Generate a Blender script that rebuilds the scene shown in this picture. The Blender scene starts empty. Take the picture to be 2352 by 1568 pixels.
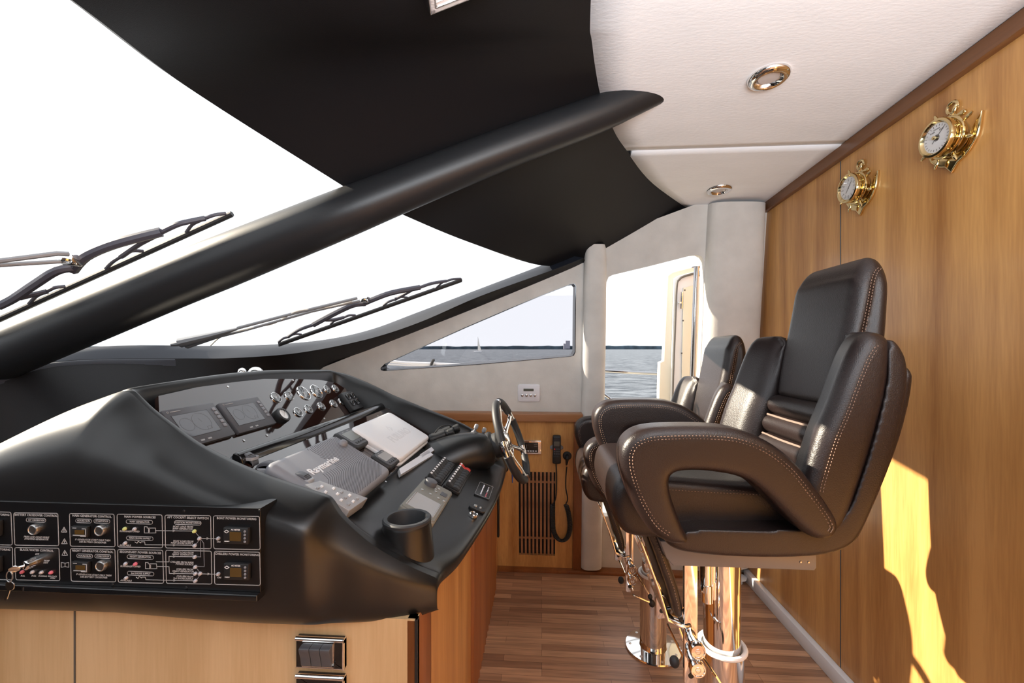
import bpy, bmesh, math, random
from mathutils import Vector, Matrix
from mathutils.geometry import tessellate_polygon
random.seed(7)
V = Vector
PI = math.pi
SC = bpy.context.scene
COL = SC.collection

# ---------------------------------------------------------------- camera, sky, sun, exposure
F, HZ, CX, EYE, YAW = 980.0, 799.0, 1176.0, 1.27, math.radians(4.0)
cam_d = bpy.data.cameras.new('camera')
cam = bpy.data.objects.new('camera', cam_d); COL.objects.link(cam)
cam.location = (0, 0, EYE); cam.rotation_euler = (PI/2, 0, YAW)
cam_d.sensor_fit = 'HORIZONTAL'; cam_d.sensor_width = 36; cam_d.lens = 36*F/2352
cam_d.shift_y = (HZ-784)/2352; cam_d.clip_start = .02; cam_d.clip_end = 5000
SC.camera = cam
world = bpy.data.worlds.new('sky'); SC.world = world; world.use_nodes = True
wn = world.node_tree.nodes; wl = world.node_tree.links
bg = wn['Background']; bg.inputs[0].default_value = (.93, .965, 1, 1); bg.inputs[1].default_value = 1.15
sun_d = bpy.data.lights.new('sun', 'SUN'); sun_d.energy = 11; sun_d.angle = math.radians(.6); sun_d.color = (1, .88, .70)
sun = bpy.data.objects.new('sun', sun_d); COL.objects.link(sun)
sun.rotation_euler = V((1, -.19, -.55)).to_track_quat('-Z', 'Y').to_euler()
SC.view_settings.view_transform = 'Standard'; SC.view_settings.look = 'None'
SC.view_settings.exposure = .55; SC.view_settings.gamma = 1; SC.view_settings.use_curve_mapping = False

# unseen fill light added behind the viewer, aimed up to brighten the ceiling
up_d = bpy.data.lights.new('added_ceiling_fill', 'AREA'); up_d.shape = 'RECTANGLE'; up_d.size = 1.6; up_d.size_y = 1.4; up_d.energy = 74; up_d.color = (.88, .94, 1)
up = bpy.data.objects.new('added_ceiling_fill', up_d); COL.objects.link(up); up.location = (.35, -.75, 1.42); up.rotation_euler = (PI-math.radians(12), 0, 0)

# ---------------------------------------------------------------- helpers
def ray(px, py):
    cx = (px-CX)/F; cz = (HZ-py)/F
    return V((-math.sin(YAW)+cx*math.cos(YAW), math.cos(YAW)+cx*math.sin(YAW), cz))
def at(px, py, X=None, Y=None, Z=None):
    d = ray(px, py); o = V((0, 0, EYE))
    t = X/d.x if X is not None else Y/d.y if Y is not None else (Z-EYE)/d.z
    return o+d*t
def onp(px, py, P, n):
    d = ray(px, py); o = V((0, 0, EYE)); n = V(n)
    return o+d*((V(P)-o).dot(n)/d.dot(n))
def frame(O, u, v):
    u = V(u).normalized(); v = V(v); v = (v-u*v.dot(u)).normalized(); n = u.cross(v)
    M = Matrix.Identity(4)
    for i, a in enumerate((u, v, n)):
        for k in range(3): M[k][i] = a[k]
    for k in range(3): M[k][3] = O[k]
    return M
I4 = Matrix.Identity(4)
def catmull(pts, n=6, closed=False):
    P = [V(p) for p in pts]; N = len(P); out = []
    for i in range(N if closed else N-1):
        g = (lambda k: P[k % N]) if closed else (lambda k: P[max(0, min(N-1, k))])
        a, b, c, d = g(i-1), g(i), g(i+1), g(i+2)
        for j in range(n):
            t = j/n
            out.append(.5*((2*b)+(c-a)*t+(2*a-5*b+4*c-d)*t*t+(3*b-a-3*c+d)*t*t*t))
    if not closed: out.append(P[-1])
    return out
def new(): return bmesh.new()
def rbox(bm, c, s, r=0, M=I4, seg=2):
    res = bmesh.ops.create_cube(bm, size=1, matrix=M @ Matrix.Translation(V(c)) @ Matrix.Diagonal((s[0], s[1], s[2], 1)))
    if r:
        es = list({e for v in res['verts'] for e in v.link_edges})
        bmesh.ops.bevel(bm, geom=es, offset=min(r, min(s)*.49), segments=seg, profile=.5, affect='EDGES')
    return bm
def tube(bm, pts, r, n=12, closed=False, caps=True, flat=1.0):
    P = [V(p) for p in pts]; N = len(P)
    rs = r if isinstance(r, (list, tuple)) else [r]*N
    rings = []; up = None
    for i in range(N):
        t = (P[(i+1) % N]-P[i-1]) if closed else (P[min(i+1, N-1)]-P[max(i-1, 0)])
        t.normalize()
        if up is None:
            up = V((0, 0, 1)) if abs(t.z) < .9 else V((1, 0, 0))
        a = (up-t*up.dot(t)).normalized(); b = t.cross(a); up = a
        rings.append([bm.verts.new(P[i]+(a*math.cos(2*PI*k/n)*flat+b*math.sin(2*PI*k/n))*rs[i]) for k in range(n)])
    for i in range(N if closed else N-1):
        A, B = rings[i], rings[(i+1) % N]
        for k in range(n): bm.faces.new((A[k], A[(k+1) % n], B[(k+1) % n], B[k]))
    if caps and not closed:
        bm.faces.new(rings[0][::-1]); bm.faces.new(rings[-1])
    return bm
def lathe(bm, prof, n=32, M=I4, sx=1, sy=1):
    rings = []
    for r, z in prof:
        if r < 1e-6: rings.append([bm.verts.new(M @ V((0, 0, z)))])
        else: rings.append([bm.verts.new(M @ V((r*math.cos(2*PI*k/n)*sx, r*math.sin(2*PI*k/n)*sy, z))) for k in range(n)])
    for A, B in zip(rings, rings[1:]):
        if len(A) == 1 and len(B) == 1: continue
        for k in range(n):
            k2 = (k+1) % n
            if len(A) == 1: bm.faces.new((A[0], B[k2], B[k]))
            elif len(B) == 1: bm.faces.new((A[k], A[k2], B[0]))
            else: bm.faces.new((A[k], A[k2], B[k2], B[k]))
    return bm
def inset(P, d):
    N = len(P); area = sum(P[i][0]*P[(i+1) % N][1]-P[(i+1) % N][0]*P[i][1] for i in range(N))
    s = 1 if area > 0 else -1; out = []
    for i in range(N):
        a = (V(P[i])-V(P[i-1])); b = (V(P[(i+1) % N])-V(P[i]))
        a = a.normalized() if a.length > 1e-9 else b.normalized(); b = b.normalized() if b.length > 1e-9 else a
        na = V((-a.y, a.x))*s; nb = V((-b.y, b.x))*s; m = na+nb
        if m.length < 1e-6: m = na
        m.normalize(); out.append(V(P[i])+m*d/max(.5, m.dot(na)))
    return out
def prism(bm, P, z0, z1, r=0, M=I4, seg=4, r0=None, bulge=0):
    """extrude 2D outline P from z0 to z1, edges rounded by r (r0: radius at the z0 side)"""
    P = [V((p[0], p[1])) for p in P]; r0 = r if r0 is None else r0
    levels = []
    if r0:
        for i in range(seg+1):
            a = PI/2*i/seg; levels.append((r0*(1-math.sin(a)), z0+r0*(1-math.cos(a))))
    else: levels.append((0, z0))
    if r:
        for i in range(seg+1):
            a = PI/2*i/seg; levels.append((r*(1-math.cos(a)), z1-r*(1-math.sin(a))))
    else: levels.append((0, z1))
    rings = []
    for d, z in levels:
        Q = inset(P, d) if d > 1e-7 else P
        rings.append([bm.verts.new(M @ V((q[0], q[1], z))) for q in Q])
    N = len(P)
    for A, B in zip(rings, rings[1:]):
        for k in range(N): bm.faces.new((A[k], A[(k+1) % N], B[(k+1) % N], B[k]))
    bm.faces.new(rings[0][::-1]); bm.faces.new(rings[-1])
    return bm
def grid(bm, rows):
    R = [[bm.verts.new(V(p)) for p in row] for row in rows]
    for A, B in zip(R, R[1:]):
        for k in range(len(A)-1): bm.faces.new((A[k], A[k+1], B[k+1], B[k]))
    return bm
def poly(bm, outer, holes=()):
    loops = [[V(p) for p in outer]]+[[V(p) for p in h] for h in holes]
    allv = [bm.verts.new(p) for l in loops for p in l]
    for t in tessellate_polygon(loops):
        try: bm.faces.new([allv[i] for i in t])
        except ValueError: pass
    return bm
def obj(name, bm, mat, parent=None, smooth=True, sub=0, solid=0, angle=35, world=False, flip=False, off=-1, rn=True):
    bmesh.ops.remove_doubles(bm, verts=bm.verts, dist=1e-6)
    if rn: bmesh.ops.recalc_face_normals(bm, faces=bm.faces)
    if flip: bmesh.ops.reverse_faces(bm, faces=bm.faces)
    me = bpy.data.meshes.new(name); bm.to_mesh(me); bm.free()
    if mat: me.materials.append(mat)
    o = bpy.data.objects.new(name, me); COL.objects.link(o)
    if smooth:
        me.polygons.foreach_set('use_smooth', [True]*len(me.polygons))
        if not sub:
            try: me.set_sharp_from_angle(angle=math.radians(angle))
            except Exception: pass
    if solid:
        m = o.modifiers.new('solid', 'SOLIDIFY'); m.thickness = solid; m.offset = off
    if sub:
        m = o.modifiers.new('sub', 'SUBSURF'); m.levels = sub; m.render_levels = sub
    if parent:
        o.parent = parent
        if world: o.matrix_parent_inverse = parent['_m']
    return o
_inv = {}
def thing(name, label, cat, M=I4, group=None):
    o = bpy.data.objects.new(name, None); COL.objects.link(o)
    o.empty_display_size = .05; o.matrix_world = M
    o['label'] = label; o['category'] = cat
    if group: o['group'] = group
    _inv[o.name] = M.inverted()
    return o
def part(name, bm, mat, parent, world=False, label=None, remesh=0, sm_it=8, **k):
    o = obj(name, bm, mat, None, **k); o.parent = parent
    if remesh:
        m = o.modifiers.new('remesh', 'REMESH'); m.mode = 'VOXEL'; m.voxel_size = remesh; m.use_smooth_shade = True
        m = o.modifiers.new('smooth', 'SMOOTH'); m.factor = .5; m.iterations = sm_it
    if world and parent.name in _inv: o.matrix_parent_inverse = _inv[parent.name]
    if label: o['label'] = label
    return o
def tag(o, label, cat, group=None, kind=None):
    o['label'] = label; o['category'] = cat
    if group: o['group'] = group
    if kind: o['kind'] = kind
    return o
def struct(name, bm, mat, label=None, **k):
    o = obj(name, bm, mat, **k); o['kind'] = 'structure'
    if label: o['label'] = label
    return o
def copy_tree(o, parent=None):
    c = o.copy(); COL.objects.link(c)
    if parent: c.parent = parent
    for ch in list(o.children): copy_tree(ch, c)
    return c
def T(x, y, z): return Matrix.Translation((x, y, z))
def text_bm(items, M=I4, depth=.0002, bm=None):
    """items: (string, x, y, size, align, shear)"""
    bm = bm or new()
    for it in items:
        s, x, y, size = it[:4]; al = it[4] if len(it) > 4 else 'CENTER'; sh = it[5] if len(it) > 5 else 0
        cu = bpy.data.curves.new('t', 'FONT'); cu.body = s; cu.size = size; cu.align_x = al; cu.align_y = 'CENTER'
        cu.extrude = depth; cu.resolution_u = 2; cu.shear = sh; cu.offset = size*.022; cu.space_character = 1.05
        to = bpy.data.objects.new('t', cu); COL.objects.link(to)
        dg = bpy.context.evaluated_depsgraph_get(); me = bpy.data.meshes.new_from_object(to.evaluated_get(dg))
        me.transform(M @ T(x, y, 0)); bm.from_mesh(me)
        bpy.data.objects.remove(to); bpy.data.curves.remove(cu); bpy.data.meshes.remove(me)
    return bm
def strip(bm, pts, w, M=I4, h=.0003):
    P = [V(p) for p in pts]
    for a, b in zip(P, P[1:]):
        d = (b-a); L = d.length
        if L < 1e-6: continue
        ang = math.atan2(d.y, d.x); c = (a+b)/2
        bmesh.ops.create_cube(bm, size=1, matrix=M @ T(c.x, c.y, 0) @ Matrix.Rotation(ang, 4, 'Z') @ Matrix.Diagonal((L+w*.6, w, h*2, 1)))
    return bm
def rrect(cx, cy, w, h, r, n=4):
    out = []
    for (sx, sy, a0) in ((1, 1, 0), (-1, 1, 90), (-1, -1, 180), (1, -1, 270)):
        for i in range(n+1):
            a = math.radians(a0+90*i/n)
            out.append((cx+sx*(w/2-r)+r*math.cos(a), cy+sy*(h/2-r)+r*math.sin(a)))
    return out

# ---------------------------------------------------------------- materials
def mat(name, col, rough=.5, metal=0, bump=0, bscale=200, var=0, vscale=5, coat=0, stretch=(1, 1, 1), spec=.5, sheen=0, emis=None):
    m = bpy.data.materials.new(name); m.use_nodes = True; nt = m.node_tree; N = nt.nodes; L = nt.links
    b = N['Principled BSDF']; b.inputs['Base Color'].default_value = (*col, 1); b.inputs['Roughness'].default_value = rough
    b.inputs['Metallic'].default_value = metal; b.inputs['Specular IOR Level'].default_value = spec
    if coat: b.inputs['Coat Weight'].default_value = coat; b.inputs['Coat Roughness'].default_value = .04
    if sheen: b.inputs['Sheen Weight'].default_value = sheen
    if emis: b.inputs['Emission Color'].default_value = (*emis[:3], 1); b.inputs['Emission Strength'].default_value = emis[3]
    if var or bump:
        tc = N.new('ShaderNodeTexCoord'); mp = N.new('ShaderNodeMapping'); mp.inputs['Scale'].default_value = stretch
        L.new(tc.outputs['Object'], mp.inputs[0])
    if var:
        nz = N.new('ShaderNodeTexNoise'); nz.inputs['Scale'].default_value = vscale; nz.inputs['Detail'].default_value = 6
        L.new(mp.outputs[0], nz.inputs[0])
        cr = N.new('ShaderNodeValToRGB'); cr.color_ramp.elements[0].position = .3; cr.color_ramp.elements[1].position = .7
        cr.color_ramp.elements[0].color = (*[c*(1-var) for c in col], 1); cr.color_ramp.elements[1].color = (*[min(1, c*(1+var)) for c in col], 1)
        L.new(nz.outputs[0], cr.inputs[0]); L.new(cr.outputs[0], b.inputs['Base Color'])
    if bump:
        n2 = N.new('ShaderNodeTexNoise'); n2.inputs['Scale'].default_value = bscale; n2.inputs['Detail'].default_value = 4
        L.new(mp.outputs[0], n2.inputs[0]); bp = N.new('ShaderNodeBump'); bp.inputs['Strength'].default_value = bump
        bp.inputs['Distance'].default_value = .002
        L.new(n2.outputs[0], bp.inputs['Height']); L.new(bp.outputs[0], b.inputs['Normal'])
    return m
def wood(name, a, b_, rough=.35, axis='Z', coat=.2, scale=1):
    m = bpy.data.materials.new(name); m.use_nodes = True; nt = m.node_tree; N = nt.nodes; L = nt.links
    b = N['Principled BSDF']; b.inputs['Roughness'].default_value = rough; b.inputs['Coat Weight'].default_value = coat; b.inputs['Coat Roughness'].default_value = .15
    tc = N.new('ShaderNodeTexCoord'); mp = N.new('ShaderNodeMapping')
    s = {'Z': (1, 1, .06), 'Y': (1, .06, 1), 'X': (.06, 1, 1)}[axis]
    mp.inputs['Scale'].default_value = [q*scale for q in s]; L.new(tc.outputs['Object'], mp.inputs[0])
    n1 = N.new('ShaderNodeTexNoise'); n1.inputs['Scale'].default_value = 9; n1.inputs['Detail'].default_value = 8; n1.inputs['Distortion'].default_value = .6
    n2 = N.new('ShaderNodeTexNoise'); n2.inputs['Scale'].default_value = 160; n2.inputs['Detail'].default_value = 3
    L.new(mp.outputs[0], n1.inputs[0]); L.new(mp.outputs[0], n2.inputs[0])
    mx = N.new('ShaderNodeMath'); mx.operation = 'MULTIPLY_ADD'; mx.inputs[1].default_value = .3; L.new(n2.outputs[0], mx.inputs[0]); L.new(n1.outputs[0], mx.inputs[2])
    cr = N.new('ShaderNodeValToRGB'); cr.color_ramp.elements[0].position = .45; cr.color_ramp.elements[1].position = .85
    cr.color_ramp.elements[0].color = (*a, 1); cr.color_ramp.elements[1].color = (*b_, 1)
    L.new(mx.outputs[0], cr.inputs[0]); L.new(cr.outputs[0], b.inputs['Base Color'])
    bp = N.new('ShaderNodeBump'); bp.inputs['Strength'].default_value = .06; bp.inputs['Distance'].default_value = .001
    L.new(n2.outputs[0], bp.inputs['Height']); L.new(bp.outputs[0], b.inputs['Normal'])
    return m
def glass(name, tint=(1, 1, 1), refl=.06):
    m = bpy.data.materials.new(name); m.use_nodes = True; nt = m.node_tree; N = nt.nodes; L = nt.links
    N.remove(N['Principled BSDF']); t = N.new('ShaderNodeBsdfTransparent'); t.inputs[0].default_value = (*tint, 1)
    g = N.new('ShaderNodeBsdfGlossy'); g.inputs['Roughness'].default_value = .01; mx = N.new('ShaderNodeMixShader'); mx.inputs[0].default_value = refl
    L.new(t.outputs[0], mx.inputs[1]); L.new(g.outputs[0], mx.inputs[2]); L.new(mx.outputs[0], N['Material Output'].inputs[0])
    return m
def floor_mat():
    m = bpy.data.materials.new('teak_strip_floor'); m.use_nodes = True; nt = m.node_tree; N = nt.nodes; L = nt.links
    b = N['Principled BSDF']; b.inputs['Roughness'].default_value = .42; b.inputs['Coat Weight'].default_value = .15; b.inputs['Coat Roughness'].default_value = .25
    tc = N.new('ShaderNodeTexCoord'); br = N.new('ShaderNodeTexBrick')
    br.inputs['Scale'].default_value = 1; br.inputs['Brick Width'].default_value = .42; br.inputs['Row Height'].default_value = .036
    br.inputs['Mortar Size'].default_value = .0005; br.offset = .37; br.offset_frequency = 3; br.inputs['Bias'].default_value = 0
    br.inputs['Color1'].default_value = (.25, .125, .072, 1); br.inputs['Color2'].default_value = (.54, .31, .185, 1); br.inputs['Mortar'].default_value = (.05, .02, .01, 1)
    mp = N.new('ShaderNodeMapping'); mp.inputs['Scale'].default_value = (.07, 1, 1)
    nz = N.new('ShaderNodeTexNoise'); nz.inputs['Scale'].default_value = 70; nz.inputs['Detail'].default_value = 6
    L.new(tc.outputs['Object'], br.inputs[0]); L.new(tc.outputs['Object'], mp.inputs[0]); L.new(mp.outputs[0], nz.inputs[0])
    mx = N.new('ShaderNodeMix'); mx.data_type = 'RGBA'; mx.blend_type = 'MULTIPLY'; mx.inputs[0].default_value = .55
    cr = N.new('ShaderNodeValToRGB'); cr.color_ramp.elements[0].position = .3; cr.color_ramp.elements[1].position = .65
    cr.color_ramp.elements[0].color = (.45, .42, .4, 1); cr.color_ramp.elements[1].color = (1.25, 1.2, 1.15, 1)
    L.new(nz.outputs[0], cr.inputs[0]); L.new(br.outputs[0], mx.inputs[6]); L.new(cr.outputs[0], mx.inputs[7]); L.new(mx.outputs[2], b.inputs['Base Color'])
    return m
def sea_mat():
    m = bpy.data.materials.new('sea_water'); m.use_nodes = True; nt = m.node_tree; N = nt.nodes; L = nt.links
    b = N['Principled BSDF']; b.inputs['Roughness'].default_value = .5; b.inputs['Specular IOR Level'].default_value = .08
    tc = N.new('ShaderNodeTexCoord'); mp = N.new('ShaderNodeMapping'); mp.inputs['Scale'].default_value = (.3, 1, 1); L.new(tc.outputs['Object'], mp.inputs[0])
    n1 = N.new('ShaderNodeTexNoise'); n1.inputs['Scale'].default_value = 1.5; n1.inputs['Detail'].default_value = 8; n1.inputs['Roughness'].default_value = .65
    cr = N.new('ShaderNodeValToRGB'); cr.color_ramp.elements[0].position = .38; cr.color_ramp.elements[1].position = .60
    cr.color_ramp.elements[0].color = (.012, .018, .03, 1); cr.color_ramp.elements[1].color = (.20, .225, .26, 1)
    L.new(n1.outputs[0], cr.inputs[0]); L.new(cr.outputs[0], b.inputs['Base Color'])
    L.new(mp.outputs[0], n1.inputs[0]); bp = N.new('ShaderNodeBump'); bp.inputs['Strength'].default_value = 1; bp.inputs['Distance'].default_value = .5
    L.new(n1.outputs[0], bp.inputs['Height']); L.new(bp.outputs[0], b.inputs['Normal'])
    return m
M = {
 'satin': mat('satin_black_moulding', (.007, .007, .0075), .33, bump=.05, bscale=900, spec=.5),
 'liner': mat('black_headliner_vinyl', (.008, .0075, .0085), .5, bump=.2, bscale=700, spec=.18),
 'post': mat('black_post_vinyl', (.015, .016, .018), .36, bump=.12, bscale=500, spec=.35),
 'navy': mat('navy_dash_vinyl', (.014, .016, .026), .5, bump=.2, bscale=500),
 'sill': mat('slate_sill_vinyl', (.016, .019, .028), .45, bump=.1, bscale=500, spec=.3),
 'suede': mat('beige_suede', (.62, .595, .56), .9, bump=.3, bscale=120, var=.08, vscale=9, sheen=.2),
 'suede_ceiling': mat('white_suede', (.84, .85, .87), .95, bump=.3, bscale=90, var=.03, vscale=7, stretch=(.6, 1.6, 1)),
 'wood': wood('honey_cherry_veneer', (.37, .158, .042), (.68, .36, .118)),
 'wood_light': wood('light_maple_veneer', (.50, .33, .165), (.66, .47, .27)),
 'wood_red': wood('reddish_mahogany', (.17, .05, .012), (.30, .105, .03)),
 'wood_trim': wood('dark_cherry_trim', (.10, .035, .012), (.19, .075, .025), axis='Y'),
 'wood_rail': wood('cherry_rail', (.28, .12, .05), (.42, .20, .09), axis='X'),
 'floor': floor_mat(), 'sea': sea_mat(),
 'leather': mat('brown_leather', (.017, .0105, .0098), .34, bump=.35, bscale=420, var=.12, vscale=6),
 'leather_dark': mat('brown_leather_shade_side', (.040, .023, .020), .38, bump=.35, bscale=420),
 'thread': mat('tan_thread', (.28, .18, .13), .7),
 'piping': mat('pale_piping', (.22, .16, .13), .6),
 'chrome': mat('chrome', (.86, .85, .84), .06, 1),
 'steel': mat('brushed_steel', (.62, .61, .60), .28, 1),
 'brass': mat('polished_brass', (.74, .60, .32), .12, 1),
 'arm_grey': mat('grey_wiper_arm', (.22, .23, .25), .35),
 'dark_chrome': mat('weathered_chrome', (.34, .34, .36), .14, 1),
 'grey_metal': mat('grey_painted_metal', (.20, .20, .21), .4, .3),
 'alu': mat('satin_aluminium', (.74, .74, .78), .4, .2),
 'gloss': mat('gloss_dark_lacquer', (.020, .008, .006), .03, coat=.8),
 'gloss_black': mat('gloss_black', (.008, .008, .009), .1),
 'black': mat('black_plastic', (.012, .012, .013), .42),
 'panel': mat('black_engraved_panel', (.004, .004, .005), .35),
 'rubber': mat('black_rubber', (.02, .021, .024), .55),
 'slate': mat('slate_plastic', (.075, .078, .09), .45),
 'wiper': mat('wiper_paint', (.055, .055, .075), .5),
 'cover_grey': mat('grey_cover_plastic', (.22, .225, .25), .38),
 'groove': mat('groove_dark', (.06, .06, .07), .6),
 'white': mat('white_plastic', (.78, .79, .82), .35),
 'offwhite': mat('off_white_gelcoat', (.80, .75, .62), .4),
 'seal': mat('seal_grey', (.10, .095, .09), .5),
 'grey_key': mat('grey_keypad', (.32, .33, .35), .4),
 'pilot': mat('olive_grey_plastic', (.20, .195, .17), .45),
 'lcd': mat('grey_lcd', (.36, .36, .36), .25),
 'lcd_dark': mat('dark_lcd', (.10, .105, .09), .15),
 'lcd_brown': mat('brown_lcd', (.085, .05, .015), .2),
 'screen': mat('dead_screen_glass', (.10, .11, .13), .04),
 'print': mat('white_print', (.42, .42, .43), .6),
 'print_dim': mat('grey_print', (.20, .20, .21), .6),
 'print_bright': mat('bright_print', (.8, .8, .82), .6),
 'dial': mat('white_dial', (.82, .83, .84), .4),
 'dial_black': mat('black_dial', (.015, .016, .018), .3),
 'red': mat('red_switch', (.60, .05, .04), .4), 'blue': mat('blue_plastic', (.02, .05, .22), .4),
 'green_led': mat('yellow_green_lens', (.55, .62, .25), .2), 'led': mat('clear_lens', (.62, .62, .68), .12, .4), 'red_led': mat('red_lens', (.65, .16, .22), .2),
 'clearglass': glass('clear_glass', (1, 1, 1), .03), 'tint': glass('tinted_glass', (.60, .585, .61), .04), 'dome': glass('dial_glass', (1, 1, 1), .16),
 'trees': mat('far_forest', (.055, .085, .115), .9, var=.4, vscale=.05), 'sail': mat('sailcloth', (.85, .82, .75), .8),
 'lens': mat('frosted_lens', (.55, .50, .48), .25), 'crystal': mat('crystal_beads', (.75, .72, .74), .12, .5, bump=1, bscale=90),
 'cable_white': mat('clear_hose', (.7, .68, .62), .3),
}

# ---------------------------------------------------------------- setting
LEAN = .12
def wallY(z): return 2.465-LEAN*z
WP, WN = (0, wallY(0), 0), V((0, 1, LEAN)).normalized()
def sw(px, py, off=0):
    p = onp(px, py, WP, WN); return p-WN*off
def zc(y): return 2.0+.05*max(0, min(1.8, 2.25-y))
def onceil(px, py):
    z = 2.0
    for _ in range(12):
        p = at(px, py, Z=z); z = zc(p.y)
    return at(px, py, Z=z)
RX = 1.13
bm = new(); rbox(bm, (-.2, .3, -.02), (3.4, 5.2, .04)); f = struct('floor', bm, M['floor'], smooth=False)
bm = new(); rbox(bm, (RX+.02, -.02, 1.05), (.04, 5.0, 2.2)); wr = struct('wall_right', bm, M['wood'], smooth=False)
bm = new()
for y in (1.70, 1.005, -.4): rbox(bm, (RX-.0002, y, 1.0), (.003, .0035, 2.0))
part('seam', bm, M['seal'], wr)
# ceiling edge against the black lining
CE = [onceil(*p) for p in ((1357, -60), (1357, 0), (1360, 100), (1380, 222), (1410, 300), (1440, 346), (1500, 420), (1595, 486))]
c_near = [V((.02, -2.5, zc(0))), V((.03, -.6, zc(0))), V((.06, .3, zc(.3)))]+[CE[1], CE[2], CE[3]]
c_far = [CE[3], CE[4], CE[5], CE[6], CE[7]]
def ceil_panel(curve, ya, yb):
    pts = [p for p in catmull(curve, 6)]
    return [(p, V((RX, p.y, zc(p.y)))) for p in pts if ya-1e-4 <= p.y <= yb+1e-4]
allc = catmull(c_near[:-1]+c_far, 6)
SEAM = CE[5].y
for nm, ya, yb, dz in (('ceiling', -2.6, SEAM-.001, 0), ('ceiling.001', SEAM+.001, 3, -.004)):
    bm = new(); rows = []
    for p in allc:
        if ya <= p.y <= yb: rows.append([V((p.x+(RX+.01-p.x)*k/10, p.y, zc(p.y)+dz)) for k in range(11)])
    if nm == 'ceiling': rows.append([V((q.x, SEAM-.001, zc(SEAM))) for q in rows[-1]])
    else: rows.insert(0, [V((q.x, SEAM+.001, zc(SEAM)+dz)) for q in rows[0]]); rows.append([V((q.x, 2.34, zc(2.3)+dz)) for q in rows[-1]])
    grid(bm, rows); cl = struct(nm, bm, M['suede_ceiling'], solid=.03, rn=False); cl.modifiers['solid'].offset = 1 if cl.data.polygons[0].normal.z > 0 else -1
# top trim along right wall and baseboard
bm = new(); rows = []
for y in (-2.5, -1, 0, .5, 1, 1.5, 2.05, 2.235):
    z = zc(y); rows.append([(RX, y, z-.05), (RX-.012, y, z-.05), (RX-.018, y, z-.046), (RX-.018, y, z-.002), (RX, y, z-.002)])
grid(bm, rows); struct('trim_1', bm, M['wood_trim'], 'dark cherry wood trim where the ceiling meets the panelled wall')
bm = new(); rbox(bm, (RX-.014, 0, .03), (.028, 4.84, .06), .004); struct('baseboard_right', bm, M['white'])

# starboard wall, leaning in, with window and doorway openings
win = [sw(*p) for p in ((876, 844), (885, 835), (978, 793), (1070, 752), (1173, 708), (1240, 680), (1309, 653), (1318, 652), (1322, 657), (1321, 700), (1320, 808), (1316, 816), (1308, 818), (1107, 835), (884, 851), (877, 849))]
door = [sw(*p) for p in ((1393, 648), (1398, 636), (1408, 631), (1500, 609), (1590, 586), (1603, 585), (1612, 590), (1617, 602), (1612, 760), (1604, 940), (1596, 1180), (1380, 1186), (1385, 900))]
outer = [sw(620, 905), sw(735, 846), sw(824, 811), sw(900, 781), sw(967, 755), sw(1084, 710), sw(1294, 624), sw(1340, 590), sw(1392, 545), sw(1595, 470), V((RX+.03, wallY(2.06), 2.06))]
outer += [V((RX+.03, wallY(0), 0)), V((-1.9, wallY(0), 0)), V((-1.9, wallY(.95), .95))]
bm = new(); poly(bm, outer, (win, door)); ws = struct('wall_starboard', bm, M['suede'], solid=.05, smooth=False)
ws.modifiers['solid'].offset = 1 if ws.data.polygons[0].normal.dot(WN) > 0 else -1
# side window: gasket and tinted pane
wd = thing('window_1', 'triangular side window with a black gasket in the beige wall', 'window'); wd['kind'] = 'structure'; del wd['category']
bm = new()
cen = sum(win, V())/len(win)
ring_i = [p+(cen-p)*.022+WN*.045 for p in win]; ring_o = [p-WN*.002 for p in win]; ring_f = [p+(p-cen).normalized()*.004-WN*.002 for p in win]
n = len(win)
for A, B in ((ring_f, ring_o), (ring_o, ring_i)):
    a = [bm.verts.new(p) for p in A]; b = [bm.verts.new(p) for p in B]
    for k in range(n): bm.faces.new((a[k], a[(k+1) % n], b[(k+1) % n], b[k]))
part('gasket', bm, M['gloss_black'], wd)
bm = new(); bm.faces.new([bm.verts.new(p) for p in ring_i]); part('pane', bm, M['tint'], wd, smooth=False)
# pillars: half round on the wall
def pillar(name, pts, depth, label, n=10):
    """pts: list of (left px, right px, py); half-round section standing off the leaning wall"""
    bm = new(); rows = []
    for (l, r, y) in pts:
        a = sw(l, y); b = sw(r, y); c = (a+b)/2; h = (b-a)/2; row = []
        for k in range(n+1):
            t = PI*k/n; cx = -math.cos(t); sx = math.sin(t)
            cx = math.copysign(abs(cx)**.7, cx); sx = sx**.6
            row.append(c+h*cx-WN*depth*sx+V((0, 0, 0)))
        rows.append([a+WN*.02]+row+[b+WN*.02])
    grid(bm, rows); return struct(name, bm, M['suede'], label)
def pz(z, px0): # pixel row of height z on the wall
    return HZ-(z-EYE)*F/wallY(z)
pillar('wall_pillar_left', [(1350, 1388, 563), (1343, 1391, 572), (1341, 1392, 600), (1338, 1391, 760), (1335, 1387, 950), (1333, 1381, 1296)], .055, 'beige suede half round post beside the doorway')
pillar('wall_pillar_right', [(1626, 1752, 470), (1623, 1751, 520), (1618, 1746, 640), (1612, 1738, 800), (1606, 1731, 960), (1594, 1716, 1290)], .075, 'beige suede corner post between the doorway and the wood wall', 14)
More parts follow.
